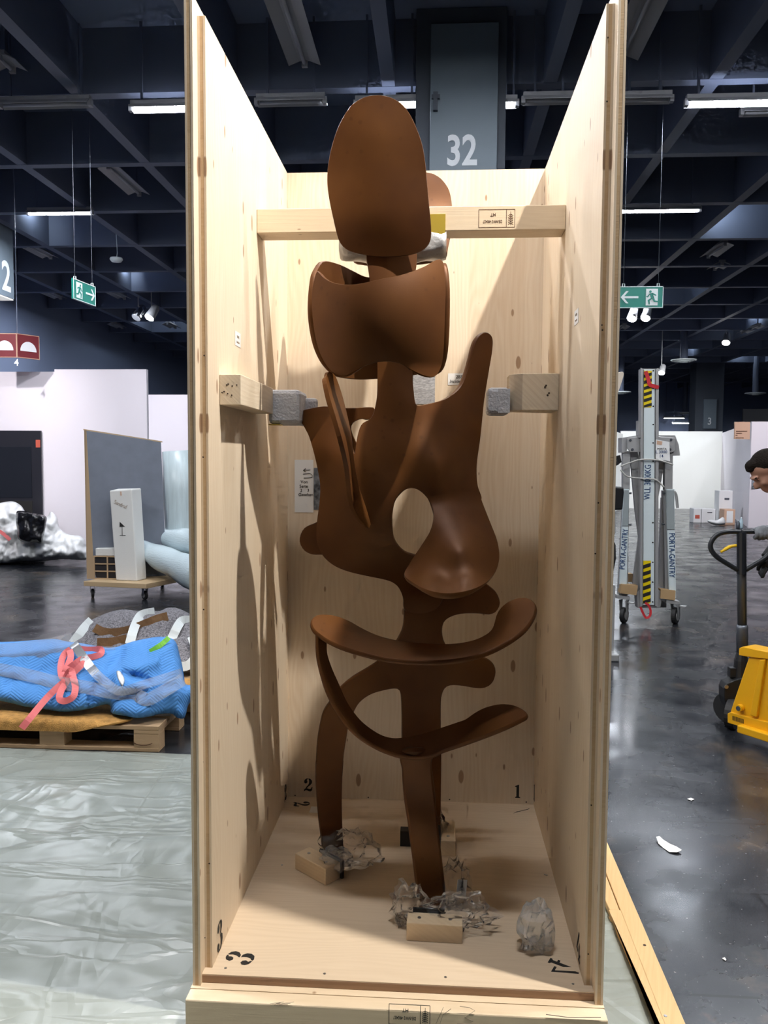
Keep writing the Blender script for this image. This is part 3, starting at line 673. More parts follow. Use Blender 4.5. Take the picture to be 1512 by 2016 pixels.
# red fire point sign
fp = at(33, 680, Y=12); t = thing('fire_point_sign', 'red hanging box sign with pale half circles at left edge', 'sign', fp)
hh = at(33, 655, Y=12).z-at(33, 703, Y=12).z
def fpan(r, off):
    c = Vector(fp)+off; r = Vector(r).normalized(); u = Vector((0, 0, 1)); n = r.cross(u)
    MB().obox(c, r*hh*.5, u*hh*.5, n*.01).build('panel', 'red_sign', t)
    MB().prism([c+r*(hh*.36*math.cos(a_))+u*(hh*(-.2+.40*math.sin(a_)))+n*.012 for a_ in [math.pi*i/12 for i in range(13)]], n*.003).build('half_circle', 'digit', t)
    mb = MB()
    for k in (-1, 1): mb.obox(c+u*hh*.48*k+n*.0115, r*hh*.5, u*hh*.012, n*.001); mb.obox(c+r*hh*.488*k+n*.0115, r*hh*.012, u*hh*.5, n*.001)
    mb.build('border', 'salmon', t)
fpan((1, .05, 0), Vector((-hh*.5, 0, 0))); fpan((.55, .85, 0), Vector((hh*.26, hh*.42, 0)))
text('4', .14, 'digit', t, Vector(fp)+Vector((0, -.02, -hh*.72)), (1, 0, 0), (0, 0, 1), 'digit', bold=.02)
MB().tube([fp+Vector((0, .02, hh*.5)), fp+Vector((0, .02, ZS-fp.z-.002))], .008, 5).build('hanging_wire', 'navy_beam', t)

# ================================================================== CRATE
XL, XR, YF, YB, ZF, ZT = -.638, .431, 2.2425, 3.454, .118, 2.795
T = .022
crate = thing('shipping_crate', 'tall open pine shipping crate standing upright around the steel sculpture', 'crate', ((XL+XR)/2, 2.8, 0))
def panel3(name, x0, x1, y0, y1, z0, z1, facem):
    """three-layer board in the YZ plane: face, core, face"""
    t = (x1-x0); mb = MB()
    mb.cur = 0; mb.box(x0, x0+t*.28, y0, y1, z0, z1); mb.box(x1-t*.28, x1, y0, y1, z0, z1)
    mb.cur = 1; mb.box(x0+t*.28, x1-t*.28, y0+.0004, y1, z0, z1-.0004)
    return mb.build(name, [facem, 'core_wood'], crate)
inL = panel3('inner_side_panel', XL-T, XL, YF, YB+T, ZF, ZT, 'wall_wood_x')
inR = panel3('inner_side_panel', XR, XR+T, YF, YB+T, ZF, ZT, 'wall_wood_x')
panel3('outer_side_panel', XL-2*T, XL-T, YF-.045, YB+T, .093, ZT+.035, 'wall_wood_x')
panel3('outer_side_panel', XR+T, XR+2*T, YF-.045, YB+T, .093, ZT+.045, 'wall_wood_x')
bk = MB().box(XL, XR, YB, YB+T, ZF, ZT).build('back_panel', 'wall_wood_y', crate)
mb = MB(); mb.cur = 0; mb.box(XL-T, XR+T, 2.213, YB+T, .0935, ZF); mb.cur = 1; mb.box(XL-T+.0003, XR+T-.0003, 2.2118, 2.2126, .0935, ZF-.0035)
fp_ = mb.build('floor_panel', ['floor_wood', 'ply_edge'], crate)
plk = MB().box(XL-2*T-.004, XR+2*T+.002, 2.135, 2.185, .014, .093).build('base_plank', 'plank_wood', crate, bevel=.004)
MB().box(XL-2*T-.004, XR+2*T+.002, 2.186, 2.216, .03, .0925).build('base_plank', 'plank_wood', crate)
MB().box(XL-2*T, XR+2*T, 3.40, 3.48, .0, .0925).build('base_plank', 'plank_wood', crate)
MB().box(XL-2*T, XL-2*T+.09, 2.22, 3.40, .0, .0925).build('skid', 'plank_wood', crate)
MB().box(XR+2*T-.09, XR+2*T, 2.22, 3.40, .0, .0925).build('skid', 'plank_wood', crate)
# cross beam and braces
beam = MB().box(XL+.0005, XR-.0005, 2.868, 2.967, 2.388, 2.472).build('cross_beam', 'beam_wood', crate, bevel=.003)
bl = MB().box(XL+.0005, -.574, 2.362, 2.83, 1.757, 1.846).build('brace_block', 'brace_wood', crate, bevel=.002)
zt, zb = P(1060, 735, 2.95).z, P(1060, 808, 2.95).z
xr0, xr1 = P(1028, 770, 2.95).x, P(1089, 770, 2.95).x
br = MB().prism([(xr1, 2.95, zb), (xr0, 2.95, zb), (.262, 3.03, zb+.004), (.262, 3.13, zb+.004), (XR-.0005, 3.13, zb), (XR-.0005, 2.95, zb)], (0, 0, zt-zb)).build('brace_block', 'brace_wood', crate, bevel=.002)
# padding on braces
MB().box(-.592, -.478, 2.832, 2.985, 1.722, 1.842).build('felt_pad', 'foam', crate, bevel=.014)
MB().obox((-.474, 2.99, 1.772), (.03, .01, 0), (-.01, .04, 0), (0, .0, .05)).build('felt_pad', 'foam', crate, bevel=.012)
MB().box(-.59, -.55, 2.828, 2.88, 1.718, 1.7215).build('tape_strip', 'tape_gold', crate)
MB().box(.182, .262, 3.0, 3.12, zb-.012, zt-.045).build('felt_pad', 'foam', crate, bevel=.014)
MB().box(.22, .263, 2.996, 3.001, zb-.006, zt-.05).build('tape_strip', 'foam', crate)
for x, y in [(446, 758), (449, 756), (457, 760), (466, 758), (437, 773), (441, 771), (448, 775), (456, 778)]:
    disc(P(x, y, 2.3612), (0, 1, 0), .0022).build('screw_hole', 'hole', crate)
for x, y in [(1073, 762), (1075, 759), (1078, 778), (1081, 774)]:
    disc(P(x, y, 2.9492), (0, 1, 0), .0035).build('screw_hole', 'hole', crate)
# padding hanging under the cross beam against the sculpture's neck
mbp = []
for i in range(13):
    x = -.30+.031*i; w = .006*math.sin(i*2.1)
    mbp.append(x)
pad = MB(); vs = []; prof = [(2.864, 2.386), (2.853, 2.365), (2.848, 2.33), (2.853, 2.303), (2.88, 2.290), (2.93, 2.295), (2.975, 2.32), (2.985, 2.385)]
prof = [(y-.0, z) for y, z in prof]
px0, px1 = P(668, 480, 2.86).x, P(879, 480, 2.86).x
nn = 22
for i in range(nn):
    x = px0+(px1-px0)*i/(nn-1); e = (abs(i-(nn-1)/2)/((nn-1)/2))**6
    for j, (y, z) in enumerate(prof): vs.append((x, y+.004*math.sin(i*1.3+j*2)+.02*e*(j > 3)*0, z+.006*math.sin(i*.9+j)+.016*e*(j in (3, 4, 5))))
pj = len(prof)
pad.add(vs, [(i*pj+j, i*pj+j+1, (i+1)*pj+j+1, (i+1)*pj+j) for i in range(nn-1) for j in range(pj-1)]+[tuple(range(pj)), tuple((nn-1)*pj+j for j in range(pj))])
pad.build('film_pad', 'foil', crate, smooth=True, label='silvery padded film under the cross beam')
xg0, xg1 = P(845, 440, 2.86).x, P(877, 440, 2.86).x
MB().box(xg0-.03, xg1, 2.8625, 2.8675, 2.372, 2.444).build('tape_strip', 'tape_gold', crate, label='yellow gold tape on the cross beam')

# brand stamps (upside down) ---------------------------------------------------
def stamp(c, r, u, w, h, parent, m):
    c, r, u = Vector(c), Vector(r).normalized(), Vector(u).normalized(); n = r.cross(u); mb = MB(); t = h*.014
    q = lambda x, y: c+r*(x*w)+u*(y*h)+n*.0002
    for k in (-.5, .5): mb.obox(q(0, k), r*w*.5, u*t, n*.0003); mb.obox(q(k, 0), r*t, u*h*.5, n*.0003)
    mb.obox(q(-.27, 0), r*t, u*h*.5, n*.0003); mb.build('stamp_frame', m, parent)
    text('DE-NW3 490427', h*.235, m, parent, q(.115, .16), r, u, 'stamp_lettering', bold=.004, sx=.64, ext=.0004)
    text('HT', h*.26, m, parent, q(.10, -.22), r, u, 'stamp_lettering', bold=.006, sx=.9, ext=.0004)
    mb = MB(); mb.obox(q(-.385, 0), r*t*.8, u*h*.38, n*.0003)
    for i in range(6):
        for s_ in (-1, 1): mb.prism([q(-.385, -.25+.1*i), q(-.385+s_*.07, -.17+.1*i), q(-.385+s_*.07, -.145+.1*i), q(-.385, -.22+.1*i)], n*.0004)
    mb.build('stamp_ear_mark', m, parent)
stamp(P(978, 430, 2.8679), (-1, 0, 0), (0, 0, -1), .123, .060, beam, 'burn')
stamp(P(806, 1998, 2.1349), (-1, 0, 0), (0, 0, -1), .112, .058, plk, 'black')
# pencil K 3 on the plank
mbk = MB()
for line in ([(873, 1983), (858, 2016)], [(888, 1986), (872, 1998), (866, 2016)], [(905, 1981), (925, 1984), (935, 1990), (915, 2003), (932, 2010), (925, 2015), (900, 2015)]):
    mbk.tube([P(x, y, 2.1348) for x, y in line], .0007, 4)
mbk.build('pencil_mark', 'pencil', plk)
mbk = MB()
for i in range(7):
    x = 532+i*3.5; y = 1976+(i % 3)*1.6; mbk.tube([P(x, y, 2.1348), P(x+26-(i % 2)*9, y-3.5+(i % 3), 2.1348)], .0005, 4)
mbk.tube([P(1075, 1997, 2.1348), P(1120, 2003, 2.1348), P(1183, 2003, 2.1348)], .0011, 4)
mbk.build('scuff_mark', 'pencil', plk)
# stencilled numbers
stencil('2', .058, P(607, 1545, YB-.0006), (1, 0, 0), (0, 0, 1), bk)
stencil('1', .058, P(1019, 1558, YB-.0006), (1, 0, 0), (0, 0, 1), bk)
stencil('2', .070, at(594, 1583, Z=ZF+.0003), (.2, -1, 0), (1, .2, 0), fp_)
stencil('1', .075, at(1028, 1596, Z=ZF+.0003), (-.5, -.6, 0), (.8, .5, 0), fp_)
stencil('3', .085, at(473, 1885, Z=ZF+.0003), (.35, 1, 0), (-1, .3, 0), fp_)
stencil('4', .095, at(1108, 1906, Z=ZF+.0003), (.5, 1, 0), (1, -.6, 0), fp_)
stencil('3', .090, at(433, 1841, X=XL+.0006), (0, 1, 0), (0, 0, 1), inL)
stencil('2', .070, at(562, 1560, X=XL+.0006), (0, 1, 0), (0, 0, 1), inL)
stencil('4', .085, at(1139, 1862, X=XR-.0006), (0, -1, 0), (0, 0, 1), inR)
stencil('1', .070, at(1052, 1560, X=XR-.0006), (0, -1, 0), (0, 0, 1), inR)
for x, y in [(444, 1906), (639, 1917), (877, 1924), (1128, 1937), (555, 1703), (910, 1714), (1076, 1723), (1073, 1722)]: disc(at(x, y, Z=ZF+.0002), (0, 0, 1), .004).build('screw', 'screw', fp_)
for x, y in [(581, 1570), (725, 1574), (885, 1578), (1036, 1583)]: disc(at(x, y-4, Y=YB-.0012), (0, -1, 0), .003).build('screw', 'hole', bk)
for x, y in [(393, 1630), (408, 1700), (392, 1400), (395, 1500), (399, 1846), (397, 1200), (396, 900), (398, 700)]: disc(at(x+4, y, Y=YF-.0008), (0, -1, 0), .0022).build('screw', 'hole', inL)
for x, y in [(1185, 640), (1186, 650), (1178, 990), (1172, 1090), (1158, 1878), (1164, 1585), (1195, 200), (1197, 74)]: disc(at(x, y, Y=YF-.0008), (0, -1, 0), .0022).build('screw', 'hole', inR)
# foot blocks on the crate floor
def block(c, ang, L, Wd, H, name='foot_block'):
    c = Vector(c); d = Vector((math.cos(ang), math.sin(ang), 0)); e = Vector((-d.y, d.x, 0)); u = Vector((0, 0, 1))
    o = MB().obox(c+u*(H/2), d*L/2, e*Wd/2, u*H/2).build(name, 'block_wood', crate, bevel=.003)
    for k in (-.28, .28): disc(c+d*L*k+u*H, (0, 0, 1), .006).build('screw', 'screw', o)
    return o, c, d, e
o, c, d, e = block((.008, 2.447, ZF), -.03, .172, .062, .058)
MB().obox(c+e*.036+Vector((-.02, 0, .035)), d*.05, e*.004, Vector((0, 0, .034))).build('rubber_pad', 'rubber', o)
o, c, d, e = block((-.412, 2.800, ZF), -.70, .165, .07, .06)
MB().obox(c+e*.041+d*.03+Vector((0, 0, .033)), d*.06, e*.005, Vector((0, 0, .034))).build('rubber_pad', 'rubber', o)
o, c, d, e = block((.057, 3.05, ZF), 1.57, .17, .056, .06)
MB().obox(c+e*.033+Vector((0, 0, .033)), d*.08, e*.005, Vector((0, 0, .033))).build('rubber_pad', 'rubber', o)
MB().obox((-.098, 3.05, ZF+.03), (.028, 0, 0), (0, .02, 0), (0, 0, .03)).build('rubber_pad', 'rubber', crate)
# papers fixed in the crate
def sheet(name, label, c0, c1, m, Y=YB-.0012, bend=.004):
    a, b = P(*c0, Y), P(*c1, Y); mb = MB(); n = 6; vs = []
    for j in range(n+1):
        f = j/n; yy = Y-bend*(1-abs(2*f-1))*.6
        for x in (a.x, b.x): vs.append((x, yy, a.z+(b.z-a.z)*f))
    k = len(vs); vs += [(v[0], v[1]-.0004, v[2]) for v in vs]
    fs = [(2*j, 2*j+1, 2*j+3, 2*j+2) for j in range(n)]+[(k+2*j, k+2*j+2, k+2*j+3, k+2*j+1) for j in range(n)]
    fs += [(2*j, 2*j+2, k+2*j+2, k+2*j) for j in range(n)]+[(2*j+1, k+2*j+1, k+2*j+3, 2*j+3) for j in range(n)]+[(0, k, k+1, 1), (2*n, 2*n+1, k+2*n+1, k+2*n)]
    o = mb.add(vs, fs).build(name, m, None); props(o, label, 'paper'); return o
sh = sheet('note_sheet', 'white note sheet with a drawn arrow and handwriting on the crate back', (580, 905), (617, 1009), 'paper', bend=.001)
YN = YB-.0024
mbk = MB()
mbk.tube([P(611, 925, YN), P(598, 926, YN)], .0012, 4); mbk.tube([P(602, 922, YN), P(597, 926, YN), P(602, 929, YN)], .0012, 4)
mbk.tube([P(x, y, YN) for x, y in [(597, 933), (610, 932), (615, 936), (614, 940), (608, 941), (598, 941)]], .0012, 4)
o = mbk.build('drawn_arrow', 'black', sh)
for tx, x, y, s_ in [('Von', 599, 949, .019), ('Seite', 598, 957.5, .019), ('2     3', 600, 965.5, .016), ('Gesehen', 602, 974, .018)]:
    text(tx, s_, 'black', sh, P(x, y, YN), (1, 0, 0), (0, 0, 1), 'handwriting', bold=.01)
sheet('photo_print', 'small dark photo print beside the note sheet on crate back', (617.6, 921), (634, 1004), 'photo')
lb = sheet('printed_label', 'white printed label with italic lettering on the crate back', (882, 735), (927, 758), 'paper', bend=.0005)
text('28532', .020, 'black', lb, P(909, 742, YB-.0022), (1, 0, 0), (0, 0, 1), 'lettering')
text('Incident Rd', .019, 'black', lb, P(906, 751, YB-.0022), (1, 0, 0), (.15, 0, 1), 'lettering')
sheet('textured_paper', 'grey textured paper sheet hanging behind the sculpture neck', (800, 738), (856, 796), 'paper_grey')
def wall_label(x, y, X, lab, hw=.035, hh=.014):
    c = at(x, y, X=X); s_ = 1 if X < 0 else -1
    o = MB().box(X, X+s_*.0008, c.y-hw, c.y+hw, c.z-hh*1.6, c.z+hh*1.6).build('sticker_label', 'paper', None); props(o, lab, 'label')
    text('28532', .010, 'pencil', o, (X+s_*.0012, c.y, c.z+.007), (0, s_, 0), (0, 0, 1), 'lettering'); text('Incident', .010, 'pencil', o, (X+s_*.0012, c.y, c.z-.01), (0, s_, 0), (0, 0, 1), 'lettering')
wall_label(468, 668, XL+.0004, 'small pale sticker on the inside of the left crate wall')
wall_label(1135, 624, XR-.0004, 'small pale sticker on the inside of the right crate wall')
o = MB().obox(at(620, 1594, Z=ZF+.0008), (.02, 0, 0), (0, .03, 0), (0, 0, .0005)).build('sticker_label', 'paper', None); props(o, 'small pale sticker on the crate floor beside the left leg', 'label')

# ================================================================== SCULPTURE
sc = thing('steel_sculpture', 'rust-brown abstract steel figure of curved plates standing in the crate', 'sculpture', (-.1, 2.8, ZF))
cA = lambda p: crop(560, 160, 3.78, p)
cB = lambda p: crop(560, 490, 3.78, p)
cC = lambda p: crop(540, 640, 3.15, p)
cD = lambda p: crop(560, 1100, 2.8, p)
cE = lambda p: crop(560, 1440, 3.78, p)
def ctrl(conv, pts): return tps([(*conv([(x, y)])[0], Y) for x, y, Y in pts])
# head
plate('head_plate', cA([(690, 105), (790, 122), (870, 168), (930, 245), (985, 360), (1025, 480), (1048, 620), (1060, 760), (1075, 930), (1088, 1060), (1088, 1160), (1065, 1220), (1010, 1265), (920, 1292), (780, 1303), (640, 1297), (510, 1270), (450, 1240), (410, 1190), (385, 1110), (360, 1000), (335, 880), (320, 760), (325, 640), (350, 500), (390, 370), (440, 265), (505, 175), (590, 122)]),
      ctrl(cA, [(690, 105, 2.685), (330, 700, 2.725), (1060, 700, 2.725), (690, 700, 2.705), (400, 1180, 2.745), (1085, 1150, 2.745), (750, 1295, 2.755), (690, 400, 2.69), (690, 1000, 2.722)]), .014, 'steel', sc)
plate('rear_head_plate', cA([(960, 665), (1060, 680), (1110, 690), (1170, 730), (1220, 800), (1240, 880), (1248, 980), (1240, 1100), (1215, 1230), (1195, 1300), (1080, 1328), (955, 1342), (800, 1348), (640, 1348), (560, 1338), (515, 1325), (480, 1240), (470, 1100), (490, 950), (560, 800), (680, 710), (820, 670)]),
      ctrl(cA, [(860, 670, 3.10), (480, 1000, 3.12), (1245, 1000, 3.12), (860, 1000, 3.08), (860, 1345, 2.98), (520, 1325, 3.0), (1195, 1300, 3.0)]), .018, 'steel', sc)
# bridge joining neck and rear plate
MB().obox((-.154, 2.90, 2.295), (.06, 0, 0), (0, .10, -.0), (0, 0, .010)).build('neck_bridge', 'steel', sc, bevel=.004)
# chest ring
tt = lambda x: (x-(560+700/3.78))/(500/3.78)
vv = lambda y: min(1, abs((y-(490+440/3.78))/(430/3.78)))
fy = lambda x, y: 2.45+.10*min(1, abs(tt(x)))**2+.04*vv(y)**2
by = lambda x, y: 2.83-.26*min(1, abs(tt(x)))**2.4
plate('chest_plate', cB([(243, 165), (225, 220), (208, 300), (204, 390), (207, 480), (220, 600), (245, 720), (290, 830), (340, 900), (390, 935), (450, 945), (510, 915), (600, 868), (700, 841), (800, 838), (880, 860), (960, 905), (1030, 937), (1090, 952), (1130, 940), (1160, 890), (1180, 800), (1190, 650), (1195, 480), (1200, 300), (1190, 150), (1178, 92), (1150, 77), (1110, 95), (1050, 130), (950, 170), (850, 200), (730, 222), (600, 252), (500, 268), (400, 262), (330, 240), (280, 205)]), fy, .016, 'steel', sc)
plate('chest_back_plate', cB([(225, 220), (250, 150), (285, 100), (330, 95), (380, 108), (430, 125), (520, 170), (590, 205), (660, 215), (800, 205), (1000, 160), (1140, 120), (1175, 120), (1195, 300), (1190, 650), (1165, 850), (1110, 930), (1000, 925), (850, 955), (690, 962), (570, 968), (480, 960), (400, 943), (340, 895), (290, 825), (245, 715), (215, 560), (208, 400)]), by, .016, 'steel', sc)
# torso
trunk_pts = [(730, -479, 2.775), (730, -100, 2.765), (750, 330, 2.76), (750, 600, 2.745), (600, 900, 2.72), (600, 1300, 2.73), (350, 800, 2.76), (160, 560, 2.90), (260, 1000, 2.80), (270, 1350, 2.80), (450, 1500, 2.78), (700, 1560, 2.78), (720, 1150, 2.71), (860, 1430, 2.76), (860, 520, 2.745), (960, 1620, 2.80), (900, 1764, 2.84)]
wing_top = [(886, 505, 2.745), (740, 880, 2.722), (960, 490, 2.77), (1160, 390, 2.90), (1320, 60, 2.99), (1300, 480, 2.985), (1258, 850, 2.90), (1060, 850, 2.72), (860, 1000, 2.70), (1000, 1060, 2.70), (1270, 1020, 2.82)]
TD = ctrl(cC, trunk_pts+wing_top)
hole = [(740, 1097), (727, 1170), (728, 1260), (740, 1330), (770, 1380), (810, 1415), (850, 1430)]
plate('trunk_plate', cC([(592, -479), (866, -479), (866, -250), (862, 60), (858, 330), (862, 400), (870, 470), (888, 500), (960, 490), (1050, 465), (1110, 430), (1160, 380), (1195, 300), (1220, 210), (1240, 130), (1260, 85), (1290, 55), (1320, 48), (1345, 65), (1355, 100), (1350, 170), (1335, 260), (1315, 380), (1300, 480), (1288, 600), (1275, 720), (1258, 840), (1255, 920), (1262, 1000), (1285, 1085), (1200, 1100), (1090, 1105), (970, 1100), (958, 1078), (910, 1030), (860, 1008), (810, 1015), (770, 1050)]+hole+[(905, 1450), (980, 1520), (1040, 1600), (1050, 1680), (1000, 1764), (900, 1790), (812, 1770), (803, 1700), (780, 1640), (750, 1606), (710, 1586), (650, 1571), (550, 1551), (450, 1526), (370, 1491), (310, 1441), (280, 1391), (262, 1330), (265, 1220), (280, 1100), (285, 1000), (270, 900), (245, 790), (215, 690), (180, 620), (145, 548), (250, 513), (340, 507), (395, 545), (440, 650), (470, 740), (492, 800), (502, 790), (513, 710), (530, 640), (552, 606), (588, 588), (615, 550), (632, 480), (640, 400), (638, 200), (615, -50), (592, -300)]), TD, .02, 'steel', sc, step=7)
WD0 = ctrl(cC, wing_top+[(1380, 1400, 2.64), (1150, 1400, 2.55), (830, 1540, 2.60), (1080, 1560, 2.52), (1080, 1605, 2.50), (1080, 1658, 2.40), (950, 1640, 2.43), (1220, 1640, 2.43), (1360, 1550, 2.57), (870, 1430, 2.63), (985, 1200, 2.66), (1320, 1200, 2.74)])
def WD(x, y):
    c_ = (y-640)*3.15; s_ = min(1, max(0, (c_-1000)/160)); s_ = s_*s_*(3-2*s_); return TD(x, y)*(1-s_)+WD0(x, y)*s_+.0006*(1-s_)
plate('wing_plate', cC([(1252, 960), (1262, 1000), (1280, 1070), (1310, 1150), (1350, 1250), (1380, 1330), (1395, 1410), (1390, 1480), (1365, 1540), (1320, 1590), (1250, 1630), (1160, 1655), (1080, 1663), (1000, 1655), (920, 1630), (850, 1590), (815, 1562), (806, 1538), (830, 1495), (870, 1430), (920, 1355), (965, 1280), (988, 1200), (985, 1140), (962, 1082), (930, 1040), (960, 1000), (1100, 970), (1200, 960)]), WD, .018, 'steel', sc, step=7)
fl_ = [(325, 305, 2.50), (322, 340, 2.47), (345, 450, 2.45), (384, 580, 2.44), (424, 720, 2.44), (456, 860, 2.47), (468, 950, 2.51), (478, 1050, 2.56), (497, 1140, 2.62), (535, 1210, 2.67), (588, 1260, 2.705)]
fr_ = [(342, 289, 2.53), (378, 315, 2.58), (420, 430, 2.64), (455, 570, 2.68), (478, 680, 2.69), (490, 790, 2.69), (500, 880, 2.69), (522, 990, 2.695), (548, 1070, 2.70), (578, 1160, 2.705), (598, 1235, 2.708)]
c3 = lambda l: [at(p.x, p.y, Y=p.z) for p in catmull([(*cC([(x, y)])[0], Y) for x, y, Y in l], 4, False)]
fa, fb = c3(fl_), c3(fr_); nf, mf = len(fa), 5; g = [[fa[i].lerp(fb[i], j/(mf-1)) for j in range(mf)] for i in range(nf)]
gn = [[((g[min(i+1, nf-1)][j]-g[max(i-1, 0)][j]).cross(g[i][min(j+1, mf-1)]-g[i][max(j-1, 0)])).normalized() for j in range(mf)] for i in range(nf)]
vs = [g[i][j] for i in range(nf) for j in range(mf)]
sgn = -1 if gn[nf//2][2].x > 0 else 1
vs += [g[i][j]+gn[i][j]*(sgn*.014) for i in range(nf) for j in range(mf)]; kf = nf*mf
fs = [(i*mf+j, i*mf+j+1, (i+1)*mf+j+1, (i+1)*mf+j) for i in range(nf-1) for j in range(mf-1)]; fs += [tuple(q+kf for q in f[::-1]) for f in fs]
bd = [i*mf for i in range(nf)]+[(nf-1)*mf+j for j in range(1, mf)]+[i*mf+mf-1 for i in range(nf-2, -1, -1)]+[j for j in range(mf-2, 0, -1)]
fs += [(bd[i], bd[(i+1) % len(bd)], bd[(i+1) % len(bd)]+kf, bd[i]+kf) for i in range(len(bd))]
MB().add(vs, fs).build('fin_plate', 'steel', sc, bevel=.003)
RD = lambda x, y: 2.93+.0002*abs(x-680)
plate('rear_shoulder_plate', [(600, 812), (640, 804), (690, 804), (736, 803), (734, 816), (726, 826), (708, 824), (690, 840), (705, 880), (750, 960), (765, 1040), (740, 1090), (690, 1100), (640, 1092), (614, 1091), (597, 1081), (590, 1062), (600, 1040), (626, 1027), (650, 1000), (655, 930), (630, 870)], RD, .018, 'steel', sc)
# lower body with two rear legs
LD = ctrl(lambda p: p, [(810, 1170, 2.84), (830, 1260, 2.86), (970, 1190, 2.92), (960, 1330, 2.92), (830, 1400, 2.90), (845, 1640, 3.08), (840, 1520, 2.98), (700, 1370, 2.86), (640, 1450, 2.86), (650, 1560, 2.88), (660, 1685, 2.915), (760, 1320, 2.87), (900, 1130, 2.86)])
low = cD([(690, 60), (900, 60), (1060, 110), (1110, 140), (1160, 180), (1182, 220), (1186, 255), (1165, 292), (1130, 305), (1070, 300), (1000, 300), (940, 310), (890, 335), (870, 370), (868, 420), (885, 475), (930, 535), (1000, 550), (1060, 545), (1110, 553), (1145, 575), (1162, 610), (1160, 650), (1140, 690), (1100, 712), (1050, 712), (980, 700), (920, 697), (885, 712), (866, 750), (860, 800), (860, 900), (862, 1050)])
low += cE([(1165, 200), (1163, 400), (1160, 640), (1152, 760), (1080, 790), (985, 785), (950, 760), (930, 640), (905, 480), (892, 300), (886, 150)])
low += cD([(652, 1000), (650, 860), (645, 760), (635, 725), (610, 715), (560, 722), (480, 745), (420, 785), (385, 835), (352, 920), (340, 985), (325, 1080), (318, 1180)])
low += cE([(437, 210), (428, 350), (425, 500), (427, 650), (433, 800), (438, 925), (380, 925), (315, 898), (292, 872), (275, 750), (258, 600), (245, 440), (241, 330), (243, 210)])
low += cD([(178, 1200), (182, 1100), (188, 1010), (200, 930), (220, 850), (260, 788), (310, 720), (380, 660), (460, 612), (535, 560), (600, 490), (645, 412), (660, 360), (664, 280), (658, 210), (640, 130)])
plate('lower_body', low, LD, .024, 'steel', sc, step=8)
# crescent shelf
BD = ctrl(cD, [(170, 350, 2.60), (230, 310, 2.66), (230, 440, 2.56), (430, 390, 2.70), (430, 520, 2.50), (620, 452, 2.71), (680, 566, 2.46), (850, 470, 2.71), (850, 572, 2.45), (1040, 450, 2.71), (1030, 543, 2.47), (1150, 380, 2.72), (1230, 455, 2.52), (1240, 235, 2.74), (1345, 225, 2.70), (1378, 280, 2.64), (1310, 395, 2.56)])
plate('crescent_shelf', cD([(152, 350), (162, 325), (188, 310), (230, 308), (290, 318), (360, 345), (430, 385), (520, 425), (620, 450), (720, 463), (850, 470), (950, 467), (1040, 450), (1100, 425), (1140, 395), (1158, 355), (1170, 310), (1195, 270), (1240, 235), (1300, 215), (1345, 220), (1375, 245), (1380, 280), (1360, 330), (1310, 393), (1230, 450), (1130, 502), (1030, 535), (920, 553), (800, 560), (680, 556), (560, 543), (430, 513), (320, 480), (240, 443), (195, 412), (165, 385)]), BD, .016, 'steel', sc, step=6, rim=.2)
AD = ctrl(cD, [(200, 430, 2.585), (210, 600, 2.575), (260, 740, 2.57), (380, 920, 2.56), (600, 1060, 2.555), (730, 1070, 2.56), (590, 990, 2.62), (440, 912, 2.63), (340, 785, 2.62), (250, 570, 2.60), (760, 967, 2.62), (980, 1012, 2.52), (1220, 915, 2.50), (1335, 856, 2.53), (1190, 803, 2.62), (1000, 886, 2.60)])
plate('lower_crescent', cD([(192, 405), (230, 440), (235, 520), (260, 600), (300, 690), (340, 780), (385, 850), (440, 910), (520, 965), (590, 988), (660, 985), (760, 965), (870, 930), (960, 900), (1000, 885), (1050, 850), (1110, 820), (1190, 802), (1260, 808), (1310, 830), (1335, 855), (1320, 872), (1220, 920), (1100, 970), (980, 1015), (870, 1052), (800, 1082), (730, 1090), (655, 1082), (600, 1068), (520, 1035), (430, 980), (360, 915), (300, 830), (250, 740), (215, 640), (192, 540), (188, 440)]), AD, .016, 'steel', sc, step=6, rim=.2)
gd = tps([(795, 1488, 2.56), (845, 1488, 2.565), (820, 1490, 2.545), (825, 1620, 2.565), (800, 1560, 2.58), (858, 1600, 2.585), (835, 1700, 2.58), (848, 1790, 2.595), (870, 1760, 2.60), (826, 1760, 2.60)])
plate('front_leg', cE([(880, 165), (890, 300), (905, 480), (930, 650), (950, 800), (970, 950), (985, 1080), (1000, 1200), (1012, 1290), (1030, 1345), (1080, 1345), (1135, 1312), (1180, 1275), (1178, 1200), (1165, 1050), (1150, 900), (1130, 700), (1110, 520), (1090, 350), (1082, 240), (1086, 165)]), gd, .03, 'steel', sc, step=6, rim=.3)

# clear film around the feet and loose wads ------------------------------------------------
def wad(name, label, c, s, n=26, m='film', spikes=0, seed=0, cat='plastic film'):
    rnd = random.Random(seed); c = Vector(c); mb = MB(); vs = []; rows = 12
    for i in range(rows+1):
        th = math.pi*i/rows
        for j in range(n):
            ph = 2*math.pi*j/n; d = Vector((math.sin(th)*math.cos(ph), math.sin(th)*math.sin(ph), math.cos(th)))
            q = d*2.2+Vector((seed*3.1, 0, 0)); r = 1+.5*noise.noise(q*1.2)+.42*abs(noise.noise(q*2.6))+.12*noise.noise(q*7)
            p = Vector((d.x*s[0], d.y*s[1], d.z*s[2]))*r; p = c+p
            p.z = max(p.z, ZF+.001+.002*rnd.random()); vs.append(p)
    fs = [(i*n+j, i*n+(j+1) % n, (i+1)*n+(j+1) % n, (i+1)*n+j) for i in range(rows) for j in range(n)]
    o = mb.add(vs, fs).build(name, m, None); props(o, label, cat); return o
wad('plastic_wrap', 'crumpled clear film around the front leg foot, left of it', (-.075, 2.52, ZF+.05), (.055, .05, .065), seed=1)
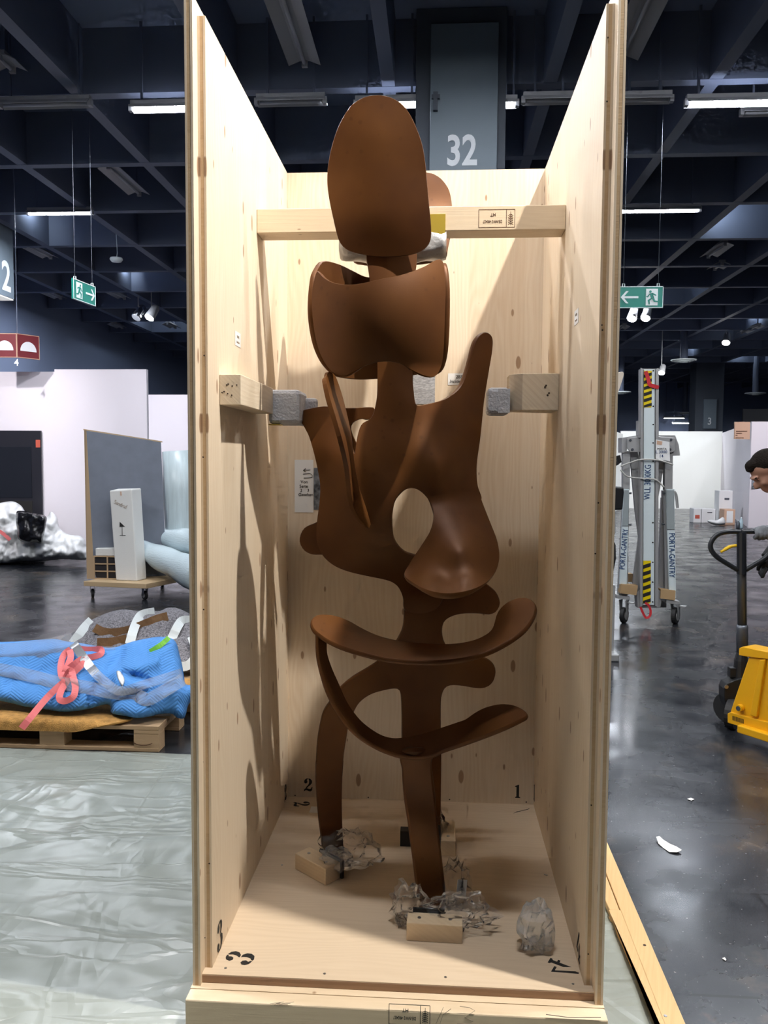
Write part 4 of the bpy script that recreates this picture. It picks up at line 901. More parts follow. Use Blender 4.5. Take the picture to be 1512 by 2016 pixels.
wad('plastic_wrap', 'crumpled clear film trailing to the right of the front leg foot', (.085, 2.50, ZF+.055), (.10, .05, .05), seed=2)
lw = wad('plastic_wrap', 'upright tuft of clear film with a small printed tag behind the front foot', (.075, 2.63, ZF+.07), (.05, .035, .07), seed=3)
tg = MB().obox(P(909, 1748, 2.60), (.016, 0, .0), (0, .0004, 0), (.002, 0, .028)).build('printed_tag', 'paper', lw)
text('private limited', .012, 'black', tg, P(909, 1749, 2.597), (.07, 0, 1), (-1, 0, .07), 'lettering')
wad('plastic_wrap', 'crumpled clear film at the left leg foot beside the angled block', (-.30, 2.87, ZF+.055), (.10, .06, .065), seed=4)
wad('plastic_wrap', 'thin clear film strip lying along the left foot block', (-.345, 2.80, ZF+.06), (.05, .05, .03), seed=5, m='film_dense')
wad('plastic_wrap', 'bit of clear film by the rear leg foot and its block', (.02, 3.07, ZF+.06), (.03, .05, .055), seed=6)
wad('plastic_wrap', 'loose ball of crumpled film standing on the crate floor at front right', (.315, 2.41, ZF+.062), (.048, .045, .075), seed=8, m='film_dense')

# ================================================================== LEFT SIDE
def edge_dist(poly):
    A = np.array(poly); B = np.roll(A, -1, 0); D = B-A; L2 = (D**2).sum(1)+1e-9
    def f(x, y):
        q = np.array([x, y]); t = np.clip(((q-A)*D).sum(1)/L2, 0, 1); return float(np.sqrt(((A+D*t[:, None]-q)**2).sum(1).min()))
    return f
def puff(name, outline, Yc, bulge, m, parent=None, step=8, k=4, D=40, amp=.0, freq=8, back=.6, seed=0, folds=None):
    """a soft closed body: front and back swell away from a smooth mid surface, meeting at the outline"""
    o2 = [(p.x, p.y) for p in catmull([(x, y, 0) for x, y in outline], k)]; L = [Vector(p) for p in o2]
    per = sum((L[i]-L[i-1]).length for i in range(len(L))); nb = max(24, int(per/(step*.8))); d = per/nb; res = []; pos = 0; tg = 0
    for i in range(len(L)):
        a, b = L[i], L[(i+1) % len(L)]; l = (b-a).length
        while tg < pos+l-1e-9 and len(res) < nb: res.append(a+(b-a)*((tg-pos)/l if l else 0)); tg += d
        pos += l
    n = len(res); poly = [(p.x, p.y) for p in res]; ed = edge_dist(poly); pts = [Vector(p) for p in poly]
    xs = [p[0] for p in poly]; ys = [p[1] for p in poly]; y = min(ys)+step*.5; row = 0
    while y < max(ys):
        x = min(xs)+(step*.5 if row % 2 else 0)
        while x < max(xs):
            if inside((x, y), poly) and ed(x, y) > step*.5: pts.append(Vector((x, y)))
            x += step
        y += step*.87; row += 1
    vs, es, fs, ov, _, _ = delaunay_2d_cdt(pts, [(i, (i+1) % n) for i in range(n)], [list(range(n))], 1, 1e-5)
    bset = set(i for i, o in enumerate(ov) if any(q < n for q in o))
    def prof(x, y): return math.sqrt(max(0, 1-(1-min(ed(x, y)/D, 1))**2))
    def fy(x, y):
        w = Yc(x, y); p = at(x, y, Y=w); q = Vector((p.x*freq+seed, p.z*freq, seed*1.7))
        z = prof(x, y); r = noise.noise(q)*amp+noise.noise(q*2.7)*amp*.5
        if folds: r += folds(x, y)
        return w-(bulge+r)*z
    nv = len(vs); front = [at(v.x, v.y, Y=fy(v.x, v.y)) for v in vs]; bi = {}; back_v = []
    for i, v in enumerate(vs):
        if i in bset: bi[i] = i
        else: bi[i] = nv+len(back_v); back_v.append(at(v.x, v.y, Y=Yc(v.x, v.y)+bulge*back*prof(v.x, v.y)))
    for p in front+back_v: p.z = max(p.z, .004)
    mb = MB(); mb.v = front+back_v; mb.f = [tuple(f) for f in fs]+[tuple(bi[q] for q in f[::-1]) for f in fs if not all(q in bset for q in f)]; mb.m = [0]*len(mb.f)
    o = mb.build(name, m, parent, smooth=True); return o, fy
def ribbon(name, pts, depth, w, m, parent, off=.012, th=.003, k=5, smooth=True):
    """flat band lying on a surface: pts in pixels, w in metres"""
    q = catmull([(x, y, 0) for x, y in pts], k, False) if len(pts) > 2 else [Vector((*pts[0], 0)).lerp(Vector((*pts[1], 0)), i/8) for i in range(9)]
    ds = [depth(p.x, p.y) for p in q]; ds = [min(ds[max(0, i-2):i+3]) for i in range(len(ds))]; ds = [sum(ds[max(0, i-3):i+4])/len(ds[max(0, i-3):i+4]) for i in range(len(ds))]
    P3 = [at(p.x, p.y, Y=d_-off) for p, d_ in zip(q, ds)]; mb = MB(); vs = []
    for i, p in enumerate(P3):
        t = (P3[min(i+1, len(P3)-1)]-P3[max(i-1, 0)]).normalized(); v = (p-Vector((0, 0, HC))).normalized(); s = t.cross(v).normalized()*w/2; nn = v*th
        vs += [p-s, p+s, p+s+nn, p-s+nn]
    fs = [(i*4+a, i*4+(a+1) % 4, i*4+4+(a+1) % 4, i*4+4+a) for i in range(len(P3)-1) for a in range(4)]+[(3, 2, 1, 0), tuple((len(P3)-1)*4+a for a in range(4))]
    return mb.add(vs, fs).build(name, m, parent, smooth=False)
def qp(name, poly, Y, thick, m, parent, bevel=0):
    f = Y if callable(Y) else (lambda x, y: Y)
    return MB().prism([at(x, y, Y=f(x, y)) for x, y in poly], (0, thick, 0)).build(name, m, parent, bevel=bevel)

# plastic sheet on the floor
def brd(x, y, Z=.03): return at(x, y, Z=Z)
e0, e1 = brd(1184.5, 1759, .004), brd(1300, 2016, .004)
def edge_x(y): return e0.x+(e1.x-e0.x)*(y-e0.y)/(e1.y-e0.y)
rows, cols = 110, 190; vs = []
for i in range(rows+1):
    y = .5+(4.235-.5)*i/rows
    for j in range(cols+1):
        f = j/cols; x = -5.5+(edge_x(y)-.003+5.5)*f
        q = Vector((x*1.6+y*.5, y*2.6-x*.4, 0)); r1 = 1-abs(noise.noise(q*1.3)); r2 = 1-abs(noise.noise(q*3.1+Vector((5, 2, 1)))); r3 = noise.noise(q*7)
        h = .004+.010*max(0, r1-.88)/.12+.006*max(0, r2-.9)/.1+.0005*r3
        if i == rows: h = .001
        if -.72 < x < .56 and 2.1 < y < 3.6: h = min(h, .003)
        yy = y+(.03*noise.noise(Vector((x*2, 0, 3))) if i == rows else 0)
        vs.append((x, yy, max(.0015, h)))
fs = [(i*(cols+1)+j, i*(cols+1)+j+1, (i+1)*(cols+1)+j+1, (i+1)*(cols+1)+j) for i in range(rows) for j in range(cols)]
o = MB().add(vs, fs).build('plastic_sheet', 'tarp', None, smooth=True); props(o, 'grey-green crinkled plastic sheet spread on the floor around the crate', 'plastic sheet')
# floor edging boards at right
def board(label, a0, a1, b0, b1, ya, yb, z=.03):
    """between two edge lines given by pixel pairs, from depth ya to yb"""
    L = [brd(*a0, z), brd(*a1, z)]; R_ = [brd(*b0, z), brd(*b1, z)]
    ln = lambda q, y: Vector((q[0].x+(q[1].x-q[0].x)*(y-q[0].y)/(q[1].y-q[0].y), y, .006))
    o = MB().prism([ln(L, ya)+Vector((.002, 0, 0)), ln(R_, ya)-Vector((.001, 0, 0)), ln(R_, yb)-Vector((.001, 0, 0)), ln(L, yb)+Vector((.002, 0, 0))], (0, 0, z-.006)).build('floor_board', 'board_wood', None, bevel=.003)
    props(o, label, 'board'); return o
bo = board('outer long pine board lying on the dark floor right of crate', (1187, 1705), (1307, 2016), (1188, 1639), (1351, 2016), .9, 4.2)
yj = brd(1210, 1792).y
board('inner pine board beside the sheet, nearer of the two pieces', (1184.5, 1759), (1300, 2016), (1187, 1705), (1307, 2016), .9, yj-.001)
board('inner pine board beside the sheet, farther piece behind the crate edge', (1184.5, 1759), (1300, 2016), (1187, 1705), (1307, 2016), yj+.001, 4.2)
for x, y in [(1269, 1861), (1310, 2000)]: disc(brd(x, y, .0301), (0, 0, 1), .005).build('nail_head', 'screw' if y > 1900 else 'hole', bo)
# paper scraps
def scrap(label, poly, z=.012):
    c = [at(x, y, Z=.003) for x, y in poly]; vs = [p+Vector((0, 0, z*noise.noise(p*9)+z*.5)) for p in c]; cen = sum(vs, Vector())/len(vs); n = len(vs); dn = Vector((0, 0, -.0012))
    vs2 = vs+[cen+Vector((0, 0, z*.4))]; m_ = len(vs2); allv = vs2+[v+dn for v in vs2]
    fs = [(i, (i+1) % n, n) for i in range(n)]+[((i+1) % n+m_, i+m_, n+m_) for i in range(n)]+[(i, i+m_, (i+1) % n+m_, (i+1) % n) for i in range(n)]
    o = MB().add(allv, fs).build('paper_scrap', 'paper', None); props(o, label, 'paper')
scrap('long torn white paper scrap on the dark floor', [(1292, 1652), (1298, 1651), (1305, 1656), (1318, 1663), (1332, 1670), (1342, 1677), (1333, 1680), (1318, 1678), (1306, 1669), (1296, 1661)])
scrap('small white paper diamond on the dark floor beyond the long scrap', [(1353, 1573), (1360, 1571), (1367, 1573.5), (1361, 1576)], .006)
scrap('tiny white fleck on the dark floor near the bottom right', [(1422, 1886), (1427, 1884), (1430, 1889), (1428, 1891)], .004)

# pallets -------------------------------------------------------------------------
def pallet(label, x0, y0, w=1.2, d=.8):
    t = thing('wooden_pallet', label, 'pallet', (x0+w/2, y0+d/2, 0))
    for yy in (0, d/2-.05, d-.1): MB().box(x0, x0+w, y0+yy, y0+yy+.1, .001, .022).build('bottom_board', 'pallet_wood', t, bevel=.002)
    for yy in (0, d/2-.05, d-.1):
        for xx in (0, w/2-.07, w-.14): MB().box(x0+xx, x0+xx+.14, y0+yy+.002, y0+yy+.098, .022, .1).build('block', 'pallet_wood', t, bevel=.002)
    for xx in (0, w/2-.07, w-.14): MB().box(x0+xx+.001, x0+xx+.139, y0+.001, y0+d-.001, .1, .122).build('cross_board', 'pallet_wood', t, bevel=.002)
    for yy, ww in ((0, .143), (.182, .1), (.328, .143), (.51, .1), (.657, .143)): MB().box(x0-.001, x0+w+.001, y0+yy, y0+yy+ww, .122, .144).build('deck_board', 'pallet_wood', t, bevel=.002)
    return t
pl = pallet('worn wooden pallet under the blue wrapped bundle', -2.695, 4.245)
c = at(304*.0+281, 1458, Y=4.244)
mb = MB()
for k in range(2): mb.tube([c+Vector((.055*math.cos(a_)*(1-.08*k), -.0005, .022*math.sin(a_)*(1-.08*k)-.006)) for a_ in [math.pi*(1.1+.8*i/8) for i in range(9)]], .0012, 4)
mb.build('brand_mark', 'burn', pl)
pallet('wooden pallet behind, under the dark felt bundle', -2.62, 5.14)
zb_ = .168
bdep = lambda x, y: max(4.225, min(4.95, at(x, y, Z=zb_).y))
bb = plate('ochre_blanket', [(-60, 1340), (0, 1345), (100, 1350), (200, 1352), (232, 1368), (233, 1384), (228, 1402), (252, 1410), (262, 1414), (240, 1420), (222, 1424), (200, 1429), (170, 1437), (140, 1442), (110, 1440), (60, 1439), (0, 1437), (-60, 1436)], bdep, .010, 'brown_blanket', None, step=10, k=3)
props(bb, 'ochre felt blanket folded over the front pallet', 'blanket')
# blue quilted bundle
cG = lambda p: crop(0, 1180, 3.877, p)
blue_out = cG([(-160, 330), (0, 325), (150, 320), (300, 308), (430, 303), (500, 320), (620, 335), (760, 360), (870, 368), (1000, 325), (1120, 298), (1220, 285), (1300, 295), (1345, 330), (1370, 420), (1390, 500), (1405, 590), (1420, 650), (1500, 660), (1490, 740), (1440, 800), (1420, 870), (1400, 912), (1345, 900), (1310, 872), (1220, 875), (1140, 895), (1050, 905), (950, 890), (850, 868), (845, 815), (800, 802), (680, 835), (560, 855), (460, 858), (350, 840), (200, 820), (100, 795), (0, 775), (-160, 750)])
bl_m = tps([(*cG([(x, y)])[0], Y) for x, y, Y in [(0, 325, 4.86), (430, 303, 4.9), (870, 370, 4.82), (1220, 285, 4.88), (1370, 420, 4.75), (0, 775, 4.40), (460, 858, 4.33), (850, 868, 4.32), (1050, 905, 4.29), (1400, 912, 4.42), (1500, 660, 4.62), (1390, 600, 4.62), (700, 600, 4.56)]])
def fold(x, y):
    # deep folds: diagonal valley in the middle, rolled fold at right
    g = lambda x0, y0, x1, y1, w: math.exp(-((((x-x0)*(y1-y0)-(y-y0)*(x1-x0))/math.hypot(x1-x0, y1-y0))/w)**2)*(1 if min(x0, x1)-w < x < max(x0, x1)+w else 0)
    return -.055*g(180, 1375, 235, 1290, 10)+.045*g(205, 1330, 300, 1305, 12)-.05*g(245, 1325, 290, 1340, 7)+.04*g(240, 1345, 345, 1365, 14)-.04*g(228, 1372, 345, 1350, 6)+.03*g(0, 1300, 120, 1270, 14)-.03*g(20, 1345, 120, 1310, 10)
bu, bfy = puff('quilted_bundle', blue_out, bl_m, .12, 'quilt', None, step=6, D=34, amp=.025, freq=7, seed=3, folds=fold)
props(bu, 'blue quilted blanket wrapped bundle tied with pink strap and film', 'bundle')
ribbon('green_tape', cG([(1290, 292), (1230, 345), (1145, 400)]), bfy, .030, 'green_tape', bu, .008)
puff('white_patch', cG([(890, 548), (915, 548), (945, 590), (950, 625), (935, 665), (920, 650), (895, 590)]), lambda x, y: bfy(x, y)-.006, .012, 'paper', bu, step=3, D=6)
def straps(lines, w=.036):
    for l in lines: ribbon('strap_loop', cG(l), lambda x, y: min(bfy(x, y), bdep(x, y) if y > 1400 else 9), w, 'pink', st, .022, .004)
st = thing('lashing_strap', 'pink lashing strap knotted over the blue bundle', 'strap', at(125, 1330, Y=4.3))
straps([[(500, 620), (430, 680), (350, 760), (250, 880), (165, 985)], [(540, 380), (490, 420), (465, 500), (470, 580), (500, 600), (560, 560), (640, 480), (620, 460)], [(530, 385), (540, 440), (510, 520), (490, 570)], [(560, 370), (680, 385), (765, 380), (770, 415), (720, 435), (650, 450), (600, 470), (520, 530)], [(500, 600), (540, 540), (560, 600), (575, 670), (560, 740), (500, 775), (455, 760), (465, 700), (500, 640), (540, 580)]])
fm = thing('stretch_film', 'clear stretch film bands wound around the blue bundle', 'plastic film', at(180, 1330, Y=4.3))
for l, w in ([[(-100, 520), (0, 535), (200, 575), (420, 630), (620, 665), (820, 705), (930, 720), (1050, 735), (1120, 765), (1200, 730), (1400, 610)], .07], [[(-100, 440), (0, 420), (200, 400), (420, 365), (560, 335)], .12], [[(560, 335), (620, 420), (700, 530), (790, 620), (920, 700), (1100, 650), (1390, 560)], .05], [[(560, 340), (700, 365), (880, 372)], .02]):
    ribbon('film_band', cG(l), bfy, w, 'film_band', fm, .03, .0015, k=8)
# dark felt bundle on the rear pallet
dk_out = cG([(440, 420), (460, 310), (560, 250), (640, 190), (700, 155), (800, 110), (880, 85), (950, 77), (1030, 85), (1100, 95), (1180, 90), (1240, 85), (1260, 68), (1330, 62), (1400, 85), (1460, 115), (1540, 150), (1620, 230), (1620, 480), (1500, 530), (1420, 557), (1200, 560), (900, 540), (600, 500)])
dkm = tps([(*cG([(x, y)])[0], Y) for x, y, Y in [(460, 310, 5.7), (950, 77, 5.75), (1540, 150, 5.7), (1420, 557, 5.28), (600, 500, 5.3), (1000, 300, 5.5)]])
db, dfy = puff('felt_bundle', dk_out, dkm, .14, 'felt', None, step=6, D=34, amp=.05, freq=6, seed=9)
props(db, 'dark grey felt wrapped bundle with white tape bands behind the blue one', 'bundle')
for l in ([(700, 158), (640, 220), (555, 335)], [(1180, 95), (1100, 110), (1060, 140), (1020, 230), (990, 340)], [(1500, 165), (1400, 160), (1360, 200), (1310, 300)], [(1465, 280), (1495, 380), (1480, 460), (1430, 505), (1370, 515)]): ribbon('white_tape_band', cG(l), dfy, .062, 'white_tape', db, .012)
for l, w in ([[(720, 215), (780, 245), (860, 255), (980, 235), (1100, 190), (1200, 150), (1280, 128)], .06], [[(740, 335), (860, 330), (970, 305)], .07], [[(760, 350), (860, 345)], .05]): ribbon('brown_tape_band', cG(l), dfy, w, 'brown_tape', db, .016)
o = MB().obox(at(385, 1345, Y=5.0), (.2, 0, 0), (0, .15, 0), (0, 0, .005)).build('ochre_cloth', 'brown_blanket', None); props(o, 'strip of ochre cloth showing between bundle and crate wall', 'cloth')
o.location.z += .155-at(385, 1345, Y=5.0).z

# trolley --------------------------------------------------------------------------------
tr = thing('dolly', 'low wooden dolly on casters carrying the grey panel and wrapped rolls', 'dolly', (-3.4, 9.4, 0))
dk = [Vector((-3.99, 8.92, .145)), Vector((-3.22, 8.80, .145)), Vector((-2.72, 10.05, .145)), Vector((-3.49, 10.17, .145))]
MB().prism(dk, (0, 0, .055)).build('deck', 'trolley_wood', tr, bevel=.004)
def caster(c, rot, parent, r=.05, w=.03):
    c = Vector((c[0], c[1], r)); ax = Vector((math.cos(rot), math.sin(rot), 0)); f = Vector((-ax.y, ax.x, 0))
    o = MB().tube([c-ax*w/2, c-ax*w*.4, c+ax*w*.4, c+ax*w/2], [r*.86, r, r, r*.86], 20).build('caster_wheel', 'rubber', parent, smooth=False)
    MB().cyl(c-ax*(w/2+.003), c+ax*(w/2+.003), r*.55, 14).build('hub', 'caster_hub', o)
    return c, ax, f
for (x, y), a_ in (((-3.93, 9.02), .5), ((-3.29, 8.94), .9), ((-2.85, 9.85), .3), ((-3.45, 10.0), .2)):
    c, ax, f = caster((x, y), a_, tr)
    mb = MB()
    for s_ in (-1, 1): mb.prism([c+ax*s_*.022+f*.012, c+ax*s_*.022-f*.012, c+ax*s_*.022-f*.035+Vector((0, 0, .082)), c+ax*s_*.022+f*.025+Vector((0, 0, .082))], ax*.003*s_)
    mb.obox(c+Vector((0, 0, .088)), ax*.035, f*.04, Vector((0, 0, .006))).build('caster_fork', 'caster', tr)
gp = thing('grey_panel', 'large dark grey panel with a brown edge leaning on the dolly', 'panel', (-3.6, 9.4, .2))
quad = [P(170, 848, 9.28), P(317, 870, 9.62), P(327, 1082, 9.45), P(186, 1144, 9.08)]
quad[3].z = .201; quad[2].z = .201
nrm = (quad[1]-quad[0]).cross(quad[3]-quad[0]).normalized(); nrm = nrm if nrm.y < 0 else -nrm
MB().prism(quad, -nrm*.02).build('face_sheet', 'grey_panel', gp)
lq = [P(165.5, 846, 9.30), quad[0]+nrm*.002, quad[3]+nrm*.002, P(171, 1146, 9.10)]; lq[3].z = .201
MB().prism(lq, (0.0, .05, 0)).build('edge_board', 'panel_edge', gp)
MB().prism([P(164, 844.5, 9.28), P(318, 868.5, 9.62), P(318, 871, 9.62), P(164, 847, 9.28)], (0, .03, 0)).build('top_lip', 'panel_edge', gp)
# polystyrene block
sb = thing('polystyrene_block', 'tall white polystyrene block with handwriting and an arrow standing on the dolly', 'block', (-3.5, 9.1, .2))
b4 = [P(228, 1142, 9.02), P(270, 1141, 8.98), P(289, 1134, 9.16), P(247, 1135, 9.2)]
t4 = [P(215, 966, 9.10), P(259, 963, 9.06), P(278, 961, 9.24), P(233, 962, 9.28)]
for p in b4: p.z = .2012
mb = MB().add(b4+t4, [(3, 2, 1, 0), (4, 5, 6, 7), (0, 1, 5, 4), (1, 2, 6, 5), (2, 3, 7, 6), (3, 0, 4, 7)]); sbo = mb.build('body', 'foam_white', sb, bevel=.012)
fr = lambda u, v: b4[0].lerp(b4[1], u).lerp(t4[0].lerp(t4[1], u), v)-Vector((0, .004, 0))
rx, ux = (fr(1, .5)-fr(0, .5)), (fr(.5, 1)-fr(.5, 0))
text('Sandruf', .062, 'pencil', sb, fr(.47, .84), rx+Vector((0, 0, -.12)), ux+Vector((.4, 0, 0)), 'handwriting', sx=.9)
mb = MB(); mb.tube([fr(.45, .50), fr(.47, .60)], .003, 5); mb.tube([fr(.34, .50), fr(.60, .50)], .003, 5)
mb.prism([fr(.36, .595), fr(.6, .595), fr(.38, .65)], (0, -.002, 0)); mb.build('drawn_arrow', 'black', sb)
MB().obox(fr(.52, .96), rx*.03, Vector((0, .001, 0)), ux*.022).build('red_mark', 'salmon', sb)
# small slatted crate with box on top
lc = thing('slatted_crate', 'small slatted crate with dark inside on the dolly', 'crate', (-3.75, 9.1, .2))
x0, x1, y0, y1 = P(186, 1140, 9.1).x, P(225, 1140, 9.1).x+.12, 9.08, 9.32; z1 = P(200, 1094, 9.1).z
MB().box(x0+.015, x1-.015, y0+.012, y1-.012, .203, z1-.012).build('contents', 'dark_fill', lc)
for k in range(4):
    z = .201+(z1-.215)*k/3
    MB().box(x0, x1, y0, y0+.012, z, z+.014).build('slat', 'panel_edge', lc)
for x in (x0, (x0+x1)/2-.02, x1-.014): MB().box(x, x+.014, y0-.004, y0+.008, .2005, z1).build('upright', 'panel_edge', lc)
o = MB().box(x0+.02, x1-.05, y0+.01, y1-.02, z1+.001, z1+.085).build('white_carton', 'foam_white', None, bevel=.006); props(o, 'low white box on top of the small slatted crate', 'box')
# upright roll and two lying rolls
a_, b_ = P(352, 1052, 9.75), P(349, 888, 9.75); b_.x = P(349, 888, 9.75).x
rr_ = (P(384, 950, 9.75).x-P(318, 950, 9.75).x)/2
o = MB().tube([Vector((a_.x+.08, 9.78, .202)), a_+Vector((.06, 0, 0)), a_.lerp(b_, .5)+Vector((.03, 0, 0)), b_], [rr_*1.06, rr_*1.05, rr_, rr_*.86], 28).build('sheet_roll', 'roll', None, smooth=True); props(o, 'upright pale translucent sheet roll behind the grey panel', 'roll')
for p in o.data.polygons:
    if len(p.vertices) > 4: p.use_smooth = False
def roll(label, p, q, r0, r1, seed):
    p, q = Vector(p), Vector(q); n = 20; N_ = 14; pts = [p.lerp(q, i/N_) for i in range(N_+1)]
    mb = MB().tube(pts, [r0+(r1-r0)*i/N_+.012*math.sin(i*1.1+seed) for i in range(N_+1)], n)
    for i, v in enumerate(mb.v): mb.v[i] = v+Vector((0, 0, .012*noise.noise(v*7)))
    o = mb.build('wrapped_roll', 'roll_tube', None, smooth=True); props(o, label, 'roll')
roll('wrapped plastic roll lying lower, slanting down behind the crate', P(262, 1074, 9.5), P(402, 1136, 8.75), .10, .20, 1)
roll('wrapped plastic roll lying on top of the lower one', P(280, 1052, 9.85), P(402, 1072, 9.2), .075, .18, 4)
o = MB().box(P(380, 1100, 8.4).x, P(380, 1100, 8.4).x+.2, 8.4, 8.6, 0, P(384, 1078, 8.4).z).build('timber_offcut', 'pallet_wood', None); props(o, 'brown timber end just visible at the left crate edge', 'timber')

# heap of white film with a black bag
hp_out = [(-60, 1000), (0, 990), (25, 987), (42, 996), (55, 1012), (90, 1018), (100, 1007), (112, 1018), (118, 1040), (135, 1052), (160, 1056), (172, 1075), (172, 1100), (150, 1102), (120, 1101), (80, 1105), (40, 1107), (10, 1111), (-60, 1108)]
hy = tps([(-60, 1000, 12.2), (100, 1007, 12.2), (172, 1060, 12.1), (0, 1108, 11.8), (170, 1102, 11.9), (60, 1060, 12.0)])
hp, hfy = puff('film_heap', hp_out, hy, .35, 'white_film', None, step=3.2, D=26, amp=.20, freq=5.5, seed=21, back=.25)
props(hp, 'heap of crumpled white plastic film against the white wall', 'plastic film')
bg, _ = puff('bin_bag', [(33, 1007), (48, 1006), (70, 1011), (91, 1017), (90, 1035), (86, 1055), (82, 1070), (68, 1067), (52, 1069), (36, 1061), (33, 1040), (31, 1022)], lambda x, y: 11.45, .12, 'black_film', None, step=3.5, D=10, amp=.06, freq=9, seed=5)
props(bg, 'shiny black bin bag lying on the white film heap', 'bag')
ribbon('red_film_strip', [(-4, 1044), (8, 1052), (20, 1063)], hfy, .05, 'pink', hp, .03)

# ================================================================== RIGHT SIDE
# pallet truck
pj = thing('pallet_truck', 'yellow pallet truck with black loop handle at right edge', 'pallet truck', (1.9, 4.9, 0))
jp0 = at(1432, 1422, Z=.085); jd = Vector((.58, -.81, 0)).normalized(); jn = Vector((.81, .58, 0)).normalized()
def jat(x, y, o=0):
    d = CF+CR*((x-756)/FPX)+CU*((1008-y)/FPX); O = Vector((0, 0, HC)); p0 = jp0+jn*o; t = (p0-O).dot(jn)/d.dot(jn); return O+d*t
body = [(1441, 1391), (1474, 1294), (1500, 1297), (1560, 1305), (1560, 1432), (1500, 1421), (1437, 1404)]
MB().prism([jat(x, y) for x, y in body], jn*.05).build('frame_plate', 'jack_yellow', pj, bevel=.006)
MB().prism([jat(x, y, -.012) for x, y in [(1432, 1423), (1432, 1405), (1438, 1402), (1500, 1419), (1560, 1433), (1560, 1462), (1500, 1444)]], jn*.075).build('fork_side', 'jack_yellow', pj, bevel=.004)
MB().prism([jat(x, y, -.012) for x, y in [(1454, 1290), (1455, 1276), (1462, 1273), (1500, 1281), (1560, 1292), (1560, 1306), (1505, 1297), (1478, 1294), (1470, 1293)]], jn*.12).build('top_bracket', 'jack_yellow', pj, bevel=.004)
MB().prism([jat(x, y, -.02) for x, y in [(1495, 1300), (1506, 1298), (1489, 1412), (1476, 1408)]], jn*.03).build('rib', 'jack_yellow', pj, bevel=.005)
c = jat(1460, 1393, -.002); MB().cyl(c, c-jn*.03, .020, 16).build('boss', 'jack_yellow', pj); MB().cyl(c-jn*.03, c-jn*.034, .013, 14).build('bolt', 'jack_steel', pj)
mb = MB()
for k in range(10): mb.prism([jat(1442+k*2.3+j, 1409+k*.75+j2, -.0135) for j, j2 in ((0, 0), (1.2, .3), (1.2, 9), (0, 9))], jn*.001)
mb.build('type_plate', 'black', pj)
hz = 4.98
hub = P(1461, 1300, hz)
ptop = P(1460, 1052, hz-.02)
MB().tube([P(1460, 1056, hz-.02), P(1460, 1120, hz-.01), P(1461, 1236, hz)], [.0265, .0265, .027], 14, ).build('handle_shaft', 'jack_steel', pj, smooth=True)
MB().tube([P(1461, 1230, hz), P(1461, 1238, hz), P(1461.5, 1290, hz)], [.032, .034, .034], 14).build('shaft_sleeve', 'jack_steel', pj, smooth=True)
lp = catmull([P(x, y, hz-.03) for x, y in [(1460, 1047), (1432, 1047), (1412, 1053), (1400, 1068), (1400, 1082), (1412, 1097), (1432, 1110), (1452, 1122)]], 6, False)
MB().tube(lp, .0145, 10).build('handle_loop', 'jack_black', pj, smooth=True)
lp = catmull([P(2*1460-x, y, hz-.03) for x, y in [(1460, 1047), (1432, 1047), (1412, 1053), (1400, 1068), (1400, 1082), (1412, 1097), (1432, 1110), (1452, 1122)]], 6, False)
MB().tube(lp, .0145, 10).build('handle_loop', 'jack_black', pj, smooth=True)
MB().tube([P(1460, 1048, hz-.03), P(1460, 1130, hz-.03)], .027, 12).build('handle_head', 'jack_black', pj)
MB().tube(catmull([P(x, y, hz-.035) for x, y in [(1450, 1074), (1438, 1076), (1427, 1082), (1419, 1087)]], 4, False), [.009]*4+[.011]*5+[.008]*4, 8).build('release_lever', 'yellow_lever', pj, smooth=True)
MB().tube([P(1460, 1285, hz), P(1459, 1300, hz), P(1458, 1345, hz)], [.03, .04, .05], 14).build('pump', 'blackbox', pj)
MB().obox(P(1441, 1323, hz), (.02, 0, 0), (0, .025, 0), (0, 0, .03)).build('pump_valve', 'blackbox', pj, bevel=.004)
MB().prism([P(x, y, hz-.06) for x, y in [(1426, 1356), (1430, 1347), (1446, 1340), (1462, 1335), (1462, 1400), (1440, 1400), (1430, 1392), (1426, 1375)]], (0, .1, 0)).build('wheel_fork', 'blackbox', pj, bevel=.005)
c = P(1430, 1352, hz-.065); disc(c, (0, -1, 0), .012, .004).build('pivot_pin', 'screw', pj)
wc = Vector((P(1438, 1400, hz).x, hz, .09))
for s_ in (-1, 1): MB().tube([wc+Vector((.045*s_*.2-.02, .05*s_, 0)), wc+Vector((.045*s_*.2+.02, .05*s_+.03*s_, 0))], .088, 22).build('steer_wheel', 'rubber', pj)
fk = jp0+jd*.1; 
for s_ in (.02, .45): MB().obox(jp0+jd*.62+jn*s_+Vector((0, 0, .0)), jd*.52, jn*.075, Vector((0, 0, .022))).build('fork', 'jack_yellow', pj, bevel=.006)
for s_ in (.02, .45): MB().cyl(jp0+jd*1.0+jn*(s_-.04)+Vector((0, 0, -.045)), jp0+jd*1.0+jn*(s_+.04)+Vector((0, 0, -.045)), .04, 16).build('load_roller', 'rubber', pj)

